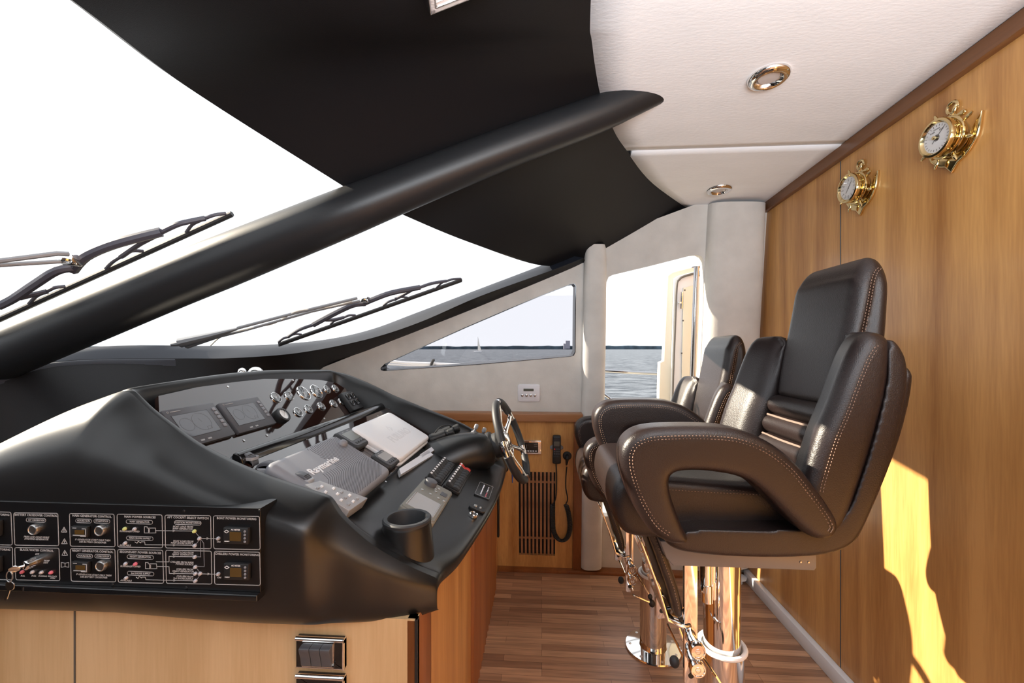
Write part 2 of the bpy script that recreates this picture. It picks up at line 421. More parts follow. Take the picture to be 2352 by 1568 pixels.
# lower wood panel, rail
lw = thing('wall_panel_lower', 'wood panel', 'panel'); lw['kind'] = 'structure'; del lw['category']; del lw['label']
def swbox(bm, x0, y0, x1, y1, t0, t1, r=.0):
    """box on the leaning wall given by pixel corners, from offset t0 to t1 toward the room"""
    a = sw(x0, y1); b = sw(x1, y1); c = sw(x0, y0)
    Mx = frame(a, b-a, c-a); w = (b-a).length; h = (c-a).length
    return rbox(bm, (w/2, h/2, (t0+t1)/2), (w, h, t1-t0), r, Mx)
bm = new()
a = sw(1275, 1270); L0 = at(900, 1303, Y=wallY(0)).x
gx0, gx1, gz0, gz1 = sw(1192, 1200).x, sw(1275, 1200).x, sw(1230, 1270).z, sw(1230, 1080).z
def wp(x, z, off=0): return V((x, wallY(z), z))-WN*off
xl, xr = -.9, sw(1316, 1100).x; zt = sw(1200, 962).z
def slab(bm, x0, x1, z0, z1, t0, t1, r=0):
    O = wp(x0, z0); Mx = frame(O, (1, 0, 0), wp(x0, z1)-O); h = (wp(x0, z1)-O).length
    return rbox(bm, ((x1-x0)/2, h/2, (t0+t1)/2), (x1-x0, h, t1-t0), r, Mx)
slab(bm, xl, gx0, 0, zt, 0, .02); slab(bm, gx1, xr, 0, zt, 0, .02); slab(bm, gx0, gx1, 0, gz0, 0, .02); slab(bm, gx0, gx1, gz1, zt, 0, .02)
part('board', bm, M['wood'], lw, smooth=False)
bm = new(); slab(bm, gx0-.002, gx1+.002, gz0, gz1, -.004, .001); part('void', bm, M['panel'], lw, smooth=False)
bm = new(); slab(bm, xr, sw(1336, 1100).x, 0, zt, 0, .03, .003); part('stile', bm, M['wood_red'], lw)
vg = thing('vent_grille', 'tall louvred grille of narrow upright wood slats let into the panel', 'grille')
bm = new(); ns = 9; pitch = (gx1-gx0)/(ns+.5)
for k in range(ns): slab(bm, gx0+pitch*(k+.55), gx0+pitch*(k+1.05), gz0, gz1, .006, .017)
for z in (gz0+.09, gz1-.07): slab(bm, gx0, gx1, z, z+.012, .0015, .006)
part('slat', bm, M['wood_rail'], vg, smooth=False)
bm = new(); slab(bm, -.9, sw(1336, 950).x+.002, zt, sw(1200, 944).z, 0, .05, .004); struct('trim_2', bm, M['wood_rail'], 'cherry wood rail along the top of the wood panel')
bm = new(); slab(bm, -.3, RX, .0, .022, 0, .05, .003); struct('trim_3', bm, M['wood_red'], 'low wood plinth at the foot of the side wall')

# black lining panels between windscreen header and ceiling
H_near = [V((-.60, -2.5, 1.70)), V((-.63, -.6, 1.72)), V((-.63, .3, 1.728)), at(165, 0, Y=.60), at(450, 213, Y=.93), at(786, 426, Y=1.24), at(786, 426, Y=1.24)+V((.05, .06, -.03))]
H_far = [at(786, 426, Y=1.24), at(930, 495, Y=1.5), at(1080, 557, Y=1.88), at(1240, 609, Y=2.2), sw(1343, 603, .004)]
C_near = [V((.02, -2.5, zc(0))), V((.03, -.6, zc(0))), V((.06, .3, zc(.3))), CE[1], CE[2], CE[3], CE[3]+V((.05, .08, -.03))]
C_far = [CE[3], CE[4], CE[5], CE[6], CE[7]]
def lining(name, H, C, label, sag):
    h = catmull(H, 6); c = catmull(C, 6); bm = new(); rows = []
    for i, (a, b) in enumerate(zip(h, c)):
        n = 14; row = []
        for k in range(n+1):
            t = k/n; p = a.lerp(b, t); p = p+V((0, 0, -sag*math.sin(PI*t)*.6)); row.append(p)
        rows.append([a+V((-.03, 0, .02))]+row+[b+V((0, 0, .03))])
    grid(bm, rows); return struct(name, bm, M['liner'], label, rn=False)
lining('ceiling_lining_1', H_near, C_near, 'black headliner panel', .0)
lining('ceiling_lining_2', H_far, C_far, 'black headliner panel beyond the post', .012)
# windscreen post
cpts = [(-320, 955), (-120, 872), (0, 818), (205, 731), (400, 648), (600, 567), (785, 492), (930, 433), (1150, 345), (1380, 259), (1500, 203), (1600, 155)]
mp_ = [at(x, y, Y=1.24+.13*max(0, min(1, (x-785)/700))) for x, y in cpts]
bm = new(); tube(bm, catmull(mp_, 4), [.077-.025*max(0, min(1, (i-18)/20)) for i in range(len(catmull(mp_, 4)))], 28)
struct('trim_4', bm, M['post'], 'thick black padded windscreen post')

# sill and side post of the windscreen
E1 = [V((-1.97, -2.4, 1.13)), V((-1.95, .2, 1.14)), V((-1.84, 1.15, 1.18)), at(210, 797, Y=1.5), at(500, 794, Y=1.92), at(640, 790, Y=2.10), at(760, 778, Y=2.20), at(860, 755, Y=2.25), at(960, 718, Y=2.265), at(1100, 665, Y=2.265), at(1240, 612, Y=2.255), at(1300, 588, Y=2.25)]
E2 = [V((-1.87, -2.4, 1.10)), V((-1.85, .2, 1.10)), V((-1.74, 1.05, 1.15)), at(125, 830, Y=1.36), at(400, 823, Y=1.70), at(533, 822, Y=1.86), at(686, 810, Y=2.04), at(839, 780, Y=2.15), at(961, 741, Y=2.19), at(1100, 681, Y=2.20), at(1274, 618, Y=2.20), at(1340, 592, Y=2.19)]
E3 = [V((-1.87, -2.4, .9)), V((-1.85, .2, .9)), V((-1.74, 1.05, .95)), V((-1.47, 1.36, 1.0)), V((-1.43, 1.70, 1.0)), V((-1.38, 1.98, 1.0)), sw(735, 849), sw(840, 806), sw(961, 759), sw(1100, 704), sw(1294, 624), sw(1345, 600)]
e1, e2, e3 = catmull(E1, 6), catmull(E2, 6), catmull(E3, 6)
bm = new(); grid(bm, [[a+V((-.02, .02, 0)), a, a.lerp(b, .5)+V((0, 0, .004)), b] for a, b in zip(e1, e2)]); struct('window_sill', bm, M['sill'], 'slate vinyl sill running round the windscreen')
bm = new(); grid(bm, [[a, a.lerp(b, .06)+V((.0, -.004, 0)), b] for a, b in zip(e2, e3)]); struct('trim_5', bm, M['liner'], 'black band below the windscreen sill')
bm = new(); e2s = e2[:25]; rows = []
for p in e2s: rows.append([p+V((.004, -.002, -.002)), p+V((.010, -.006, -.004)), p+V((.014, -.008, -.012)), V((p.x+.03, p.y-.012, .85))])
grid(bm, rows); struct('trim_6', bm, M['navy'], 'navy padded facing under the sill')
# windscreen glass, two panes in front of the lining header
def pane(name, A, B, label):
    bm = new(); rows = []
    for a, b in zip(A, B): rows.append([a.lerp(b, k/8) for k in range(9)])
    grid(bm, rows); return struct(name, bm, M['clearglass'], label)
hn = catmull(H_near, 6); hf = catmull(H_far[:4], 6)
Sn = catmull([V((-1.97, -2.5, 1.14)), V((-1.96, -.6, 1.15)), V((-1.95, .3, 1.15)), V((-1.92, .6, 1.16)), V((-1.86, .93, 1.18)), V((-1.80, 1.10, 1.20)), V((-1.76, 1.24, 1.22))], 6)
Sf = catmull([V((-1.61, 1.24, 1.28)), V((-1.56, 1.6, 1.28)), at(640, 790, Y=2.08), at(1240, 612, Y=2.21)], 6)
Sf = e1[12:]
def resample(P, n):
    L = [0]
    for a, b in zip(P, P[1:]): L.append(L[-1]+(b-a).length)
    out = []
    for i in range(n):
        s = L[-1]*i/(n-1); k = max(j for j in range(len(L)) if L[j] <= s+1e-9); k = min(k, len(P)-2)
        out.append(P[k].lerp(P[k+1], (s-L[k])/max(1e-9, L[k+1]-L[k])))
    return out
pane('window_2', hn, Sn, 'near windscreen pane')
pane('window_3', resample(hf, 24), resample(Sf[:-4], 24), 'far windscreen pane')

# port side, behind the camera: wall with long windows so daylight comes in as on a real saloon
bm = new(); rbox(bm, (-.2, -2.5, .58), (3.5, .05, 1.16)); rbox(bm, (-.2, -2.5, 1.85), (3.5, .05, .5)); struct('wall_port', bm, M['liner'], smooth=False)
bm = new(); rbox(bm, (-1.95, 0, .53), (.04, 5.0, 1.06)); struct('wall_front', bm, M['liner'], smooth=False)

# ---------------------------------------------------------------- outside
bm = new(); rbox(bm, (0, 2000, -3.0), (9000, 4100, .02)); s = struct('sea', bm, M['sea'], 'grey blue sea with short waves', smooth=False)
bm = new(); random.seed(3); rows = []
prev = None
for i in range(241):
    x = -2400+i*20; h = 10+random.random()*2.6+3*math.sin(i*.11)*.4
    rows.append([(x, 1430+random.random()*4, -3), (x, 1430, -3+h*.9), (x+3, 1436, -3+h), (x, 1480, -3+h)])
grid(bm, rows); struct('treeline', bm, M['trees'], 'distant dark forest shore on the horizon')
# water tower-like building on shore seen at the right end of the side window
bm = new(); c = at(1304, 798, Y=1400); rbox(bm, (c.x, 1400, 12), (14, 14, 26), .3); rbox(bm, (c.x-9, 1400, 7), (10, 12, 18), .3)
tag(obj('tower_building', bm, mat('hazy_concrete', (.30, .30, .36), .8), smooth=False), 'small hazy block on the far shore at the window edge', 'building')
# sailing boat
sb = thing('sailboat', 'small sailing boat with one tall white sail far out on the water', 'boat', T(*at(1098, 808, Y=420)))
sb_p = at(1098, 808, Y=420)
bm = new(); hull = [(-4.2, .9), (-3.6, -.1), (3.2, -.1), (4.6, 1.1)]
prism(bm, hull, -1.1, 1.1, .25, frame((0, 0, 0), (1, 0, 0), (0, 0, 1))); part('hull', bm, M['white'], sb)
bm = new(); prism(bm, catmull([(-.3, 1.8), (2.9, 1.9), (1.6, 7), (.2, 14.4)], 3), -.04, .04, 0, frame((0, 0, 0), (1, 0, 0), (0, 0, 1))); part('sail', bm, M['sail'], sb)
bm = new(); tube(bm, [(-.35, 0, .5), (-.1, 0, 15)], .09, 6); part('mast', bm, M['seal'], sb)
# side deck and guard rails
bm = new(); rbox(bm, (-1.0, 2.84, .2), (8, .66, .08), .01); rbox(bm, (-1.0, 3.18, .27), (8, .06, .22), .01); struct('deck', bm, M['offwhite'], 'cream side deck outside the doorway')
bm = new(); tube(bm, [at(1200, 846, Y=3.15), at(1386, 851, Y=3.15), at(1450, 855, Y=3.15), at(1700, 868, Y=3.15)], .013, 10)
gr = thing('guard_rail', 'polished steel guard rail along the side deck outside the doorway', 'rail', T(at(1386, 851, Y=3.15).x, 3.15, .24))
part('top_rail', bm, M['dark_chrome'], gr, world=True)
bm = new(); tube(bm, [at(1378, 898, Y=3.15), at(1405, 918, Y=3.15), at(1470, 985, Y=3.15), at(1550, 1040, Y=3.15)], .011, 10); part('brace', bm, M['dark_chrome'], gr, world=True)
bm = new(); tube(bm, [at(1560, 862, Y=3.15), V((at(1560, 862, Y=3.15).x, 3.15, .3))], .013, 10); part('stanchion', bm, M['dark_chrome'], gr, world=True)
gr2 = thing('handrail', 'pale bow rail seen low through the triangular side window', 'rail', T(at(990, 842, Y=3.3).x, 3.3, 1.1))
bm = new(); tube(bm, [at(860, 826, Y=3.3), at(930, 833, Y=3.3), at(1060, 838, Y=3.3), at(1180, 842, Y=3.3)], .012, 10); tube(bm, [at(860, 834, Y=3.3), at(930, 838, Y=3.3), at(1100, 840, Y=3.3)], .008, 8)
part('bar', bm, M['white'], gr2, world=True)
bm = new(); tube(bm, [at(988, 846, Y=3.28), at(991, 835, Y=3.28), at(995, 827, Y=3.28), at(998, 826, Y=3.28)], .011, 8); tube(bm, [at(1000, 846, Y=3.28), at(999, 838, Y=3.28)], .008, 8)
part('cleat', bm, M['rubber'], gr2, world=True)
# open door outside
dr = thing('door_1', 'cream outer door standing open beyond the doorway', 'door'); dr['kind'] = 'structure'; del dr['category']
DY = 2.66
def dpt(px, py): return at(px, py, Y=DY)
def dpl(bm, pts, y0, y1, r=.006):
    Mx = frame((0, 0, 0), (1, 0, 0), (0, 0, 1)); P = [(dpt(*p).x, dpt(*p).z) for p in pts]
    return prism(bm, P, -y1, -y0, r, Mx, 3)
bm = new(); dpl(bm, [(1533, 632), (1545, 624), (1625, 604), (1650, 604), (1650, 1200), (1505, 1200), (1515, 832), (1524, 828)], DY, DY+.05)
part('panel', bm, M['offwhite'], dr, world=False)
bm = new(); dpl(bm, [(1546, 640), (1556, 634), (1625, 616), (1625, 1200), (1532, 1200)], DY-.012, DY-.001, .004); part('inner_frame', bm, M['white'], dr)
bm = new(); tube(bm, catmull([at(1541, 1200, Y=DY-.02), at(1544, 930, Y=DY-.02), at(1550, 760, Y=DY-.02), at(1554, 660, Y=DY-.02), at(1560, 642, Y=DY-.02), at(1575, 633, Y=DY-.02), at(1625, 620, Y=DY-.02)], 4), .007, 8); part('rubber_seal', bm, M['seal'], dr)
bm = new(); dpl(bm, [(1567, 662), (1630, 645), (1630, 1200), (1557, 1200)], DY-.022, DY-.0125, .003); hp = part('hatch', bm, M['offwhite'], dr)
bm = new()
for p in ((1573, 666), (1569, 736), (1566, 811), (1563, 885)): lathe(bm, [(0, .003), (.004, .002), (.005, 0)], 10, frame(at(*p, Y=DY-.0225), (1, 0, 0), (0, 0, 1)))
part('screw', bm, M['seal'], hp)
bm = new(); tube(bm, [at(1567, 670, Y=DY-.03), at(1565, 709, Y=DY-.03)], .006, 8); rbox(bm, at(1561, 695, Y=DY-.03), (.02, .012, .012), .003); part('latch', bm, M['chrome'], dr)
gh = thing('grab_pole', 'upright polished steel pole at the hinge side of the doorway', 'pole', T(at(1600, 900, Y=2.42).x, 2.42, 0))
bm = new(); tube(bm, [at(1583, 1010, Y=2.5), at(1590, 870, Y=2.47), at(1600, 612, Y=2.42)], .014, 14); part('tube', bm, M['dark_chrome'], gh, world=True)
bm = new(); p = at(1600, 612, Y=2.42); rbox(bm, p+V((.025, .01, 0)), (.09, .03, .006), .002); rbox(bm, p+V((.04, .02, -.035)), (.035, .03, .03), .004); part('bracket', bm, M['dark_chrome'], gh, world=True)

# ---------------------------------------------------------------- helm console
con = thing('helm_console', 'large satin black moulded helm console curving over the wood cabinet', 'console', T(-.7, 1.3, .71))
I_ = [(-1.90, .70), (-1.75, .85), (-1.5, .955), (-1.3, 1.03), (-1.17, 1.085), (-1.06, 1.13), (-.975, 1.168), (-.925, 1.19), (-.905, 1.199), (-.893, 1.197), (-.888, 1.180), (-.882, 1.12), (-.82, 1.045), (-.75, .965), (-.69, .955), (-.665, .990), (-.60, .972), (-.52, .925), (-.455, .888), (-.43, .882), (-.41, .880), (-.36, .860), (-.30, .830), (-.238, .800), (-.195, .788), (-.160, .777), (-.145, .766), (-.147, .748), (-.168, .722), (-.26, .708)]
N_ = [(-1.90, .70), (-1.75, .83), (-1.5, .92), (-1.3, 1.0), (-1.178, 1.06), (-1.06, 1.117), (-.985, 1.148), (-.93, 1.166), (-.90, 1.177), (-.878, 1.182), (-.858, 1.163), (-.822, 1.133), (-.786, 1.110), (-.75, 1.084), (-.715, 1.063), (-.667, 1.040), (-.620, 1.020), (-.541, .993), (-.450, .967), (-.434, .9635), (-.420, .933), (-.394, .907), (-.354, .870), (-.325, .848), (-.281, .819), (-.246, .794), (-.219, .775), (-.221, .757), (-.230, .735), (-.26, .708)]
F_ = [(-1.90, .70), (-1.75, .83), (-1.5, .92), (-1.3, 1.0), (-1.17, 1.06), (-1.06, 1.11), (-.985, 1.14), (-.93, 1.158), (-.90, 1.165), (-.87, 1.163), (-.84, 1.154), (-.80, 1.139), (-.742, 1.114), (-.70, 1.095), (-.66, 1.074), (-.62, 1.058), (-.58, 1.043), (-.52, 1.019), (-.477, 1.002), (-.42, .981), (-.376, .964), (-.33, .943), (-.28, .916), (-.24, .885), (-.20, .845), (-.17, .81), (-.148, .772), (-.148, .748), (-.170, .722), (-.26, .708)]
QO = {22: .005, 23: .012, 24: .022, 25: .037, 26: .055, 27: .055, 28: .052, 29: .04}     # how far the ridge swings aft round the corner
QF = {17: .004, 18: .014, 19: .024, 20: .042, 21: .055, 22: .068, 23: .082, 24: .098, 25: .118, 26: .14, 27: .14, 28: .138, 29: .125}
def ipro(y, w=0):
    out = []
    for i, (x, z) in enumerate(I_):
        if i >= 23:
            k = min(1, (i-22)/3); x += -.052*max(0, (1.5-y)/.5)**1.5*k
        if 4 <= i <= 11: z -= .016*max(0, 1.15-y)/.29+.020*max(0, y-1.35)/.4
        nx, nz = N_[i] if w >= 0 else F_[i]
        a = abs(w); out.append((x+(nx-x)*a, z+(nz-z)*a))
    return out
rows = []
BT = .708
for (y, f, dx) in ((.85, 1.0, -.01), (.805, .95, -.004), (.768, .84, 0), (.750, .68, 0), (.748, .50, 0), (.748, .34, 0), (.751, .22, 0), (.760, .15, 0), (.778, .095, 0), (.806, .045, 0), (.834, .012, 0), (.8465, .0015, 0)):
    row = []
    for i, (x, z) in enumerate(N_):
        fe = f*(.5 if 13 <= i <= 17 else .75 if i in (11, 12, 18) else 1) if f < .25 else f; zz = z-(z-BT)*fe; g = min(1, max(0, (.85-y)/.102)); yy = y+QO.get(i, 0)*(1-g)+QF.get(i, 0)*g
        row.append(V((x, yy, zz)))
    rows.append(row)
rows.append([V((x, .849+QO.get(i, 0), z)) for i, (x, z) in enumerate(N_)])
rows.append([V((x, .8615+QO.get(i, 0), z-.0003)) for i, (x, z) in enumerate(N_)])
for y, w in ((.8635, .94), (.868, .5), (.874, .10), (.893, .01)):
    rr = []
    pr = ipro(y, w)
    for i, (x, z) in enumerate(pr):
        if i >= 18:
            w2 = {.94: .97, .5: .85, .10: .6, .01: .42}[w]; k = min(1, (i-17)/3); W = w+(w2-w)*k
            x, z = ipro(y, W)[i]
        rr.append(V((x, y+QO.get(i, 0)*1.1, z)))
    rows.append(rr)
for y in (.93, .97, 1.02, 1.1, 1.2, 1.35, 1.5, 1.62, 1.70, 1.74):
    w = {.93: .22, .97: .06}.get(y, 0)
    pr = ipro(y, 0)
    if w: pr = [(x+(N_[i][0]-x)*w*min(1, max(0, i-18)/3), z+(N_[i][1]-z)*w*min(1, max(0, i-18)/3)) for i, (x, z) in enumerate(pr)]
    rows.append([V((x, y+(QO.get(i, 0)*(1.02-y)/.12 if y < 1.02 else 0), z)) for i, (x, z) in enumerate(pr)])
for y, w in ((1.758, .05), (1.77, .3), (1.79, .85)): rows.append([V((x, y, z)) for x, z in ipro(y, -w)])
rows.append([V((x, 1.805, z)) for x, z in F_]); rows.append([V((x, 1.83, z-.004)) for x, z in F_])
for y, f in ((1.86, .06), (1.89, .2), (1.905, .5), (1.90, 1.0)): rows.append([V((x, y, z-(z-BT)*f)) for x, z in F_])
bm = new(); grid(bm, rows)
part('shell', bm, M['satin'], con, world=True, sub=2)

# sloping surfaces of the dash
def pfr(c, s, y0=0.0, xo=-.7):
    """frame on the plane z = c - s x : u = +Y (helmsman's right), v = up the slope, n = out"""
    return frame((xo, y0, c-s*xo), (0, 1, 0), V((-1, 0, s)))
c1, s1, c2, s2, c3, s3 = .05, 1.29, .634, .59, .68, .5
P1, P2, P3 = pfr(c1, s1), pfr(c2, s2), pfr(c3, s3, 0, -.3)
P1i, P2i, P3i = P1.inverted(), P2.inverted(), P3.inverted()
n1, n2, n3 = P1.col[2].xyz, P2.col[2].xyz, P3.col[2].xyz
def loc(P, Pi, px, py, lift=0):
    n = P.col[2].xyz; return (Pi @ onp(px, py, P.col[3].xyz+n*lift, n))
def L1(px, py, l=0): return loc(P1, P1i, px, py, l)
def L2(px, py, l=0): return loc(P2, P2i, px, py, l)
def L3(px, py, l=0): return loc(P3, P3i, px, py, l)
# upper instrument board
ib = thing('instrument_board', 'glossy dark upright board of round engine gauges under the console brow', 'instrument panel', P1)
top = [L1(*p) for p in ((364, 909), (453, 889), (540, 877), (606, 870), (670, 870), (734, 872), (772, 879), (796, 894))]
out = [(.874, -.03), (.874, top[0].y-.05)]+[(p.x, p.y) for p in top]+[(1.752, top[-1].y-.03), (1.76, .0), (1.76, -.03)]
bm = new(); prism(bm, out, -.012, 0, .0); part('board', bm, M['gloss'], ib, smooth=False)
def ell(px, py, w):
    """dial centre pixel and pixel width -> local centre"""
    return L1(px, py)
gauges = [(633, 913, .0175, 0), (663, 909, .0165, 0), (697, 903, .027, 2), (726, 899, .027, 2), (751, 894, .0165, 1), (770, 892, .0165, 1),
          (684, 947, .0165, 0), (708, 940, .0165, 0), (738, 933, .0165, 0), (766, 927, .0165, 0), (785, 922, .0165, 0)]
def gauge(px, py, r, kind):
    c = L1(px, py); Mx = T(c.x, c.y, 0); bm = new()
    lathe(bm, [(r*1.10, 0), (r*1.10, .002), (r*1.05, .004), (r, .004), (r*.97, .001)], 32, Mx); g = part('gauge', bm, M['chrome'], ib)
    bm = new(); lathe(bm, [(r*.98, .001), (0, .001)], 32, Mx); part('face', bm, M['dial_black'], g)
    bm = new()
    for k in range(11):
        a = math.radians(-135+27*k+180); bmesh.ops.create_cube(bm, size=1, matrix=Mx @ Matrix.Rotation(a, 4, 'Z') @ T(0, r*.78, .0014) @ Matrix.Diagonal((r*.06, r*.2, .0004, 1)))
    part('scale_marks', bm, M['print'], g)
    bm = new(); bmesh.ops.create_cube(bm, size=1, matrix=Mx @ Matrix.Rotation(.8+px*.03, 4, 'Z') @ T(0, r*.25, .002) @ Matrix.Diagonal((r*.07, r*.8, .0008, 1)))
    lathe(bm, [(0, .004), (r*.14, .003), (r*.16, .001)], 12, Mx); part('needle', bm, M['print'], g)
    bm = new(); lathe(bm, [(r*.99, .005), (r*.6, .0064), (0, .007)], 32, Mx); part('glass', bm, M['dome'], g)
for g in gauges: gauge(*g)
bm = new()
for p in ((523, 888), (673, 873), (613, 1000), (745, 961), (560, 1012)):
    bm = new(); c = L1(*p); lathe(bm, [(.0035, 0), (.0032, .0015), (0, .002)], 12, T(c.x, c.y, 0)); part('screw', bm, M['steel'], ib)
# protruding black ringed gauge pod
c = L1(652, 951, .02)
pg = thing('gauge_pod', 'thick black rimmed round gauge standing proud at the lower left of the dials', 'gauge', P1 @ T(c.x, c.y, 0))
bm = new(); lathe(bm, [(.024, 0), (.0245, .018), (.023, .0215), (.0175, .0225), (.0165, .017)], 36); part('housing', bm, M['black'], pg)
bm = new(); lathe(bm, [(.017, .018), (0, .018)], 32); part('face', bm, M['dial'], pg)
bm = new(); lathe(bm, [(.0168, .0215), (0, .0225)], 32); part('glass', bm, M['dome'], pg)
# engine display screens
def disp(corn, label, pxs):
    a, b, d = L1(*corn[0], .012), L1(*corn[1], .012), L1(*corn[2], .012)
    w = (b.x-a.x); h = abs(b.y-d.y); cx = (a.x+b.x)/2; cy = (b.y+d.y)/2
    t = thing('engine_display', label, 'display', P1 @ T(cx, cy, 0), 'engine displays on the upper board')
    bm = new(); rbox(bm, (0, 0, .006), (w, h, .012), .003); part('case', bm, M['slate'], t)
    sw_, sh = w*.68, h*.60
    bm = new(); strip(bm, [(-w*.07-sw_/2, -sh/2+.002, ), (-w*.07+sw_/2, -sh/2+.002), (-w*.07+sw_/2, sh/2+.002), (-w*.07-sw_/2, sh/2+.002), (-w*.07-sw_/2, -sh/2+.002)], .001, T(0, 0, .0123)); part('screen_edge', bm, M['black'], t)
    bm = new(); rbox(bm, (-w*.07, .002, .0122), (sw_, sh, .0008)); s = part('screen', bm, M['screen'], t)
    bm = new()
    for cxx, r in ((-w*.25, h*.17), (w*.03, h*.24)):
        strip(bm, [(cxx+r*math.cos(k*.3491), .004+r*math.sin(k*.3491)) for k in range(19)], .0005, T(0, 0, .0127), .0001)
    strip(bm, [(w*.03, .004), (w*.0, .014)], .0005, T(0, 0, .0127), .0001); strip(bm, rrect(w*.1, -h*.15, .012, .007, .0005)+[rrect(w*.1, -h*.15, .012, .007, .0005)[0]], .0005, T(0, 0, .0127), .0001)
    part('dial_trace', bm, M['slate'], s)
    bm = new()
    for k in range(5): rbox(bm, (w*.41, h*.30-k*h*.12, .0125), (.010, h*.09, .002), .0008)
    part('side_key', bm, M['cover_grey'], t)
    bm = new()
    for x in (-w*.18, -w*.04): rbox(bm, (x, -h*.42, .0125), (.011, .0045, .0016), .0006)
    part('lower_key', bm, M['grey_key'], t)
    bm = new(); strip(bm, [(-w*.42+.0022*math.cos(k*.7), h*.42+.0022*math.sin(k*.7)) for k in range(10)], .0005, T(0, 0, .0123)); strip(bm, [(-w*.38, h*.42), (-w*.2, h*.42)], .0012, T(0, 0, .0123)); part('logo', bm, M['print'], t)
disp([(368, 941), (489, 923), (545, 996)], 'slate grey engine display screen at the near end of the upper board', 0)
disp([(499, 923), (592, 910), (639, 970)], 'slate grey engine display screen right of its twin, beside the dials', 0)
# black rocker box at far end of the board
a, b, d = L1(787, 903, .02), L1(805, 897, .02), L1(838, 934, .02)
t = thing('rocker_box', 'small black box of white marked rockers at the far end of the dials', 'switch box', P1 @ T((a.x+b.x)/2, (b.y+d.y)/2, 0))
w, h = b.x-a.x+.02, b.y-d.y
bm = new(); rbox(bm, (0, 0, .011), (w, h, .022), .004); part('box', bm, M['black'], t)
for k in (0, 1):
    bm = new()
    for q in (-1, 1): rbox(bm, (q*w*.22, h*(.2-.36*k), .023), (w*.3, h*.26, .006), .0015)
    part('rocker', bm, M['gloss_black'], t)
    bm = new()
    for q in (-1, 1): strip(bm, [(q*w*.22-.004, h*(.34-.36*k)), (q*w*.22+.004, h*(.34-.36*k))], .0012, T(0, 0, .0264)); strip(bm, [(q*w*.22-.003, h*(.1-.36*k)), (q*w*.22+.003, h*(.12-.36*k))], .001, T(0, 0, .0264))
    part('mark', bm, M['print'], t)
# black rail between the boards
t = thing('panel_rail', 'long black gloss rail between the upper and lower dash boards', 'rail', T(-.672, .9, 1.02))
bm = new(); Mx = frame((-.672, 0, 1.018), (0, 1, 0), V((-1, 0, .75)))
prism(bm, catmull([(.0, -.02), (.014, -.018), (.02, -.006), (.014, .012), (.004, .02), (-.006, .016), (-.006, -.016)], 3, True), .885, 1.735, .003, Matrix.Translation((-.668, 0, 1.02)) @ frame((0, 0, 0), V((1, 0, -.0)), V((0, 0, 1))) @ Matrix.Diagonal((1, 1, -1, 1)))
part('bar', bm, M['gloss_black'], t, world=True)
# lower board
lb = thing('lower_dash_board', 'glossy dark brown sloping board that carries the covered plotters', 'instrument panel', P2)
q0 = (P2i @ V((-.665, 0, c2-s2*-.665))).y; q1 = (P2i @ V((-.447, 0, c2-s2*-.447))).y
bm = new(); prism(bm, [(.89, q1), (1.75, q1), (1.75, q0), (.89, q0)], -.01, 0, 0); part('board', bm, M['gloss'], lb, smooth=False)
bm = new()
for p in ((703, 1008), (886, 1106), (893, 938), (868, 955)):
    bm = new(); c = L2(*p); lathe(bm, [(.003, 0), (.003, .0012), (0, .0016)], 10, T(c.x, c.y, 0)); part('screw', bm, M['steel'], lb)
# grey plotter cover with wave grooves
a, b, d = L2(600, 1062, .03), L2(767, 1000, .03), L2(900, 1082, .03)
W_, H_ = b.x-a.x, b.y-d.y
cv = thing('plotter_cover', 'grey plastic plotter cover with wavy grooves and white lettering', 'cover', P2 @ T((a.x+b.x)/2, (b.y+d.y)/2, .0))
def topz(bm_): pass
bm = new(); prism(bm, rrect(0, 0, W_, H_, .018, 5), 0, .036, .014, seg=5); part('lid', bm, M['cover_grey'], cv)
bm = new()
def inside(x, y): return abs(x) < W_/2-.010 and abs(y) < H_/2-.008
for k in range(34):
    run = []
    for j in range(61):
        v = -H_/2+H_*j/60; s = j/60
        u = -W_*.44+k*.0102*(1-.25*s)+.11*(s-.15)*1.0+.030*math.sin(s*6.2-1.1)*(1) - .16*max(0, .42-s)**1.2*1.6
        ok = inside(u, v) and not (u < -W_*.02 and v > H_*(.02) and u+v*.5 < W_*.10)
        if ok: run.append(V((u, v, .0361-.002*max(0, abs(u)-W_/2+.02)/.01)))
        else:
            if len(run) > 1: strip(bm, run[::2] if len(run) > 3 else run, .0011, T(0, 0, .0361), .0002)
            run = []
    if len(run) > 3: strip(bm, run[::2], .0011, T(0, 0, .0361), .0002)
part('groove', bm, M['groove'], cv)
bm = text_bm([('Raymarine', -W_*.10, H_*.12, .029, 'CENTER')], Matrix.Translation((0, 0, .0365)), .0006)
bmesh.ops.rotate(bm, verts=bm.verts, matrix=Matrix.Rotation(math.radians(1), 3, 'Z')); part('lettering', bm, M['white'], cv, smooth=False)
c = P2i @ onp(789, 1017, P2.col[3].xyz+n2*.04, n2)
bm = new(); lathe(bm, [(.013, 0), (.0125, .006), (.009, .012), (.004, .0145), (0, .015)], 20, T(c.x-(a.x+b.x)/2, c.y-(b.y+d.y)/2, .034)); part('knob_bump', bm, M['cover_grey'], cv)
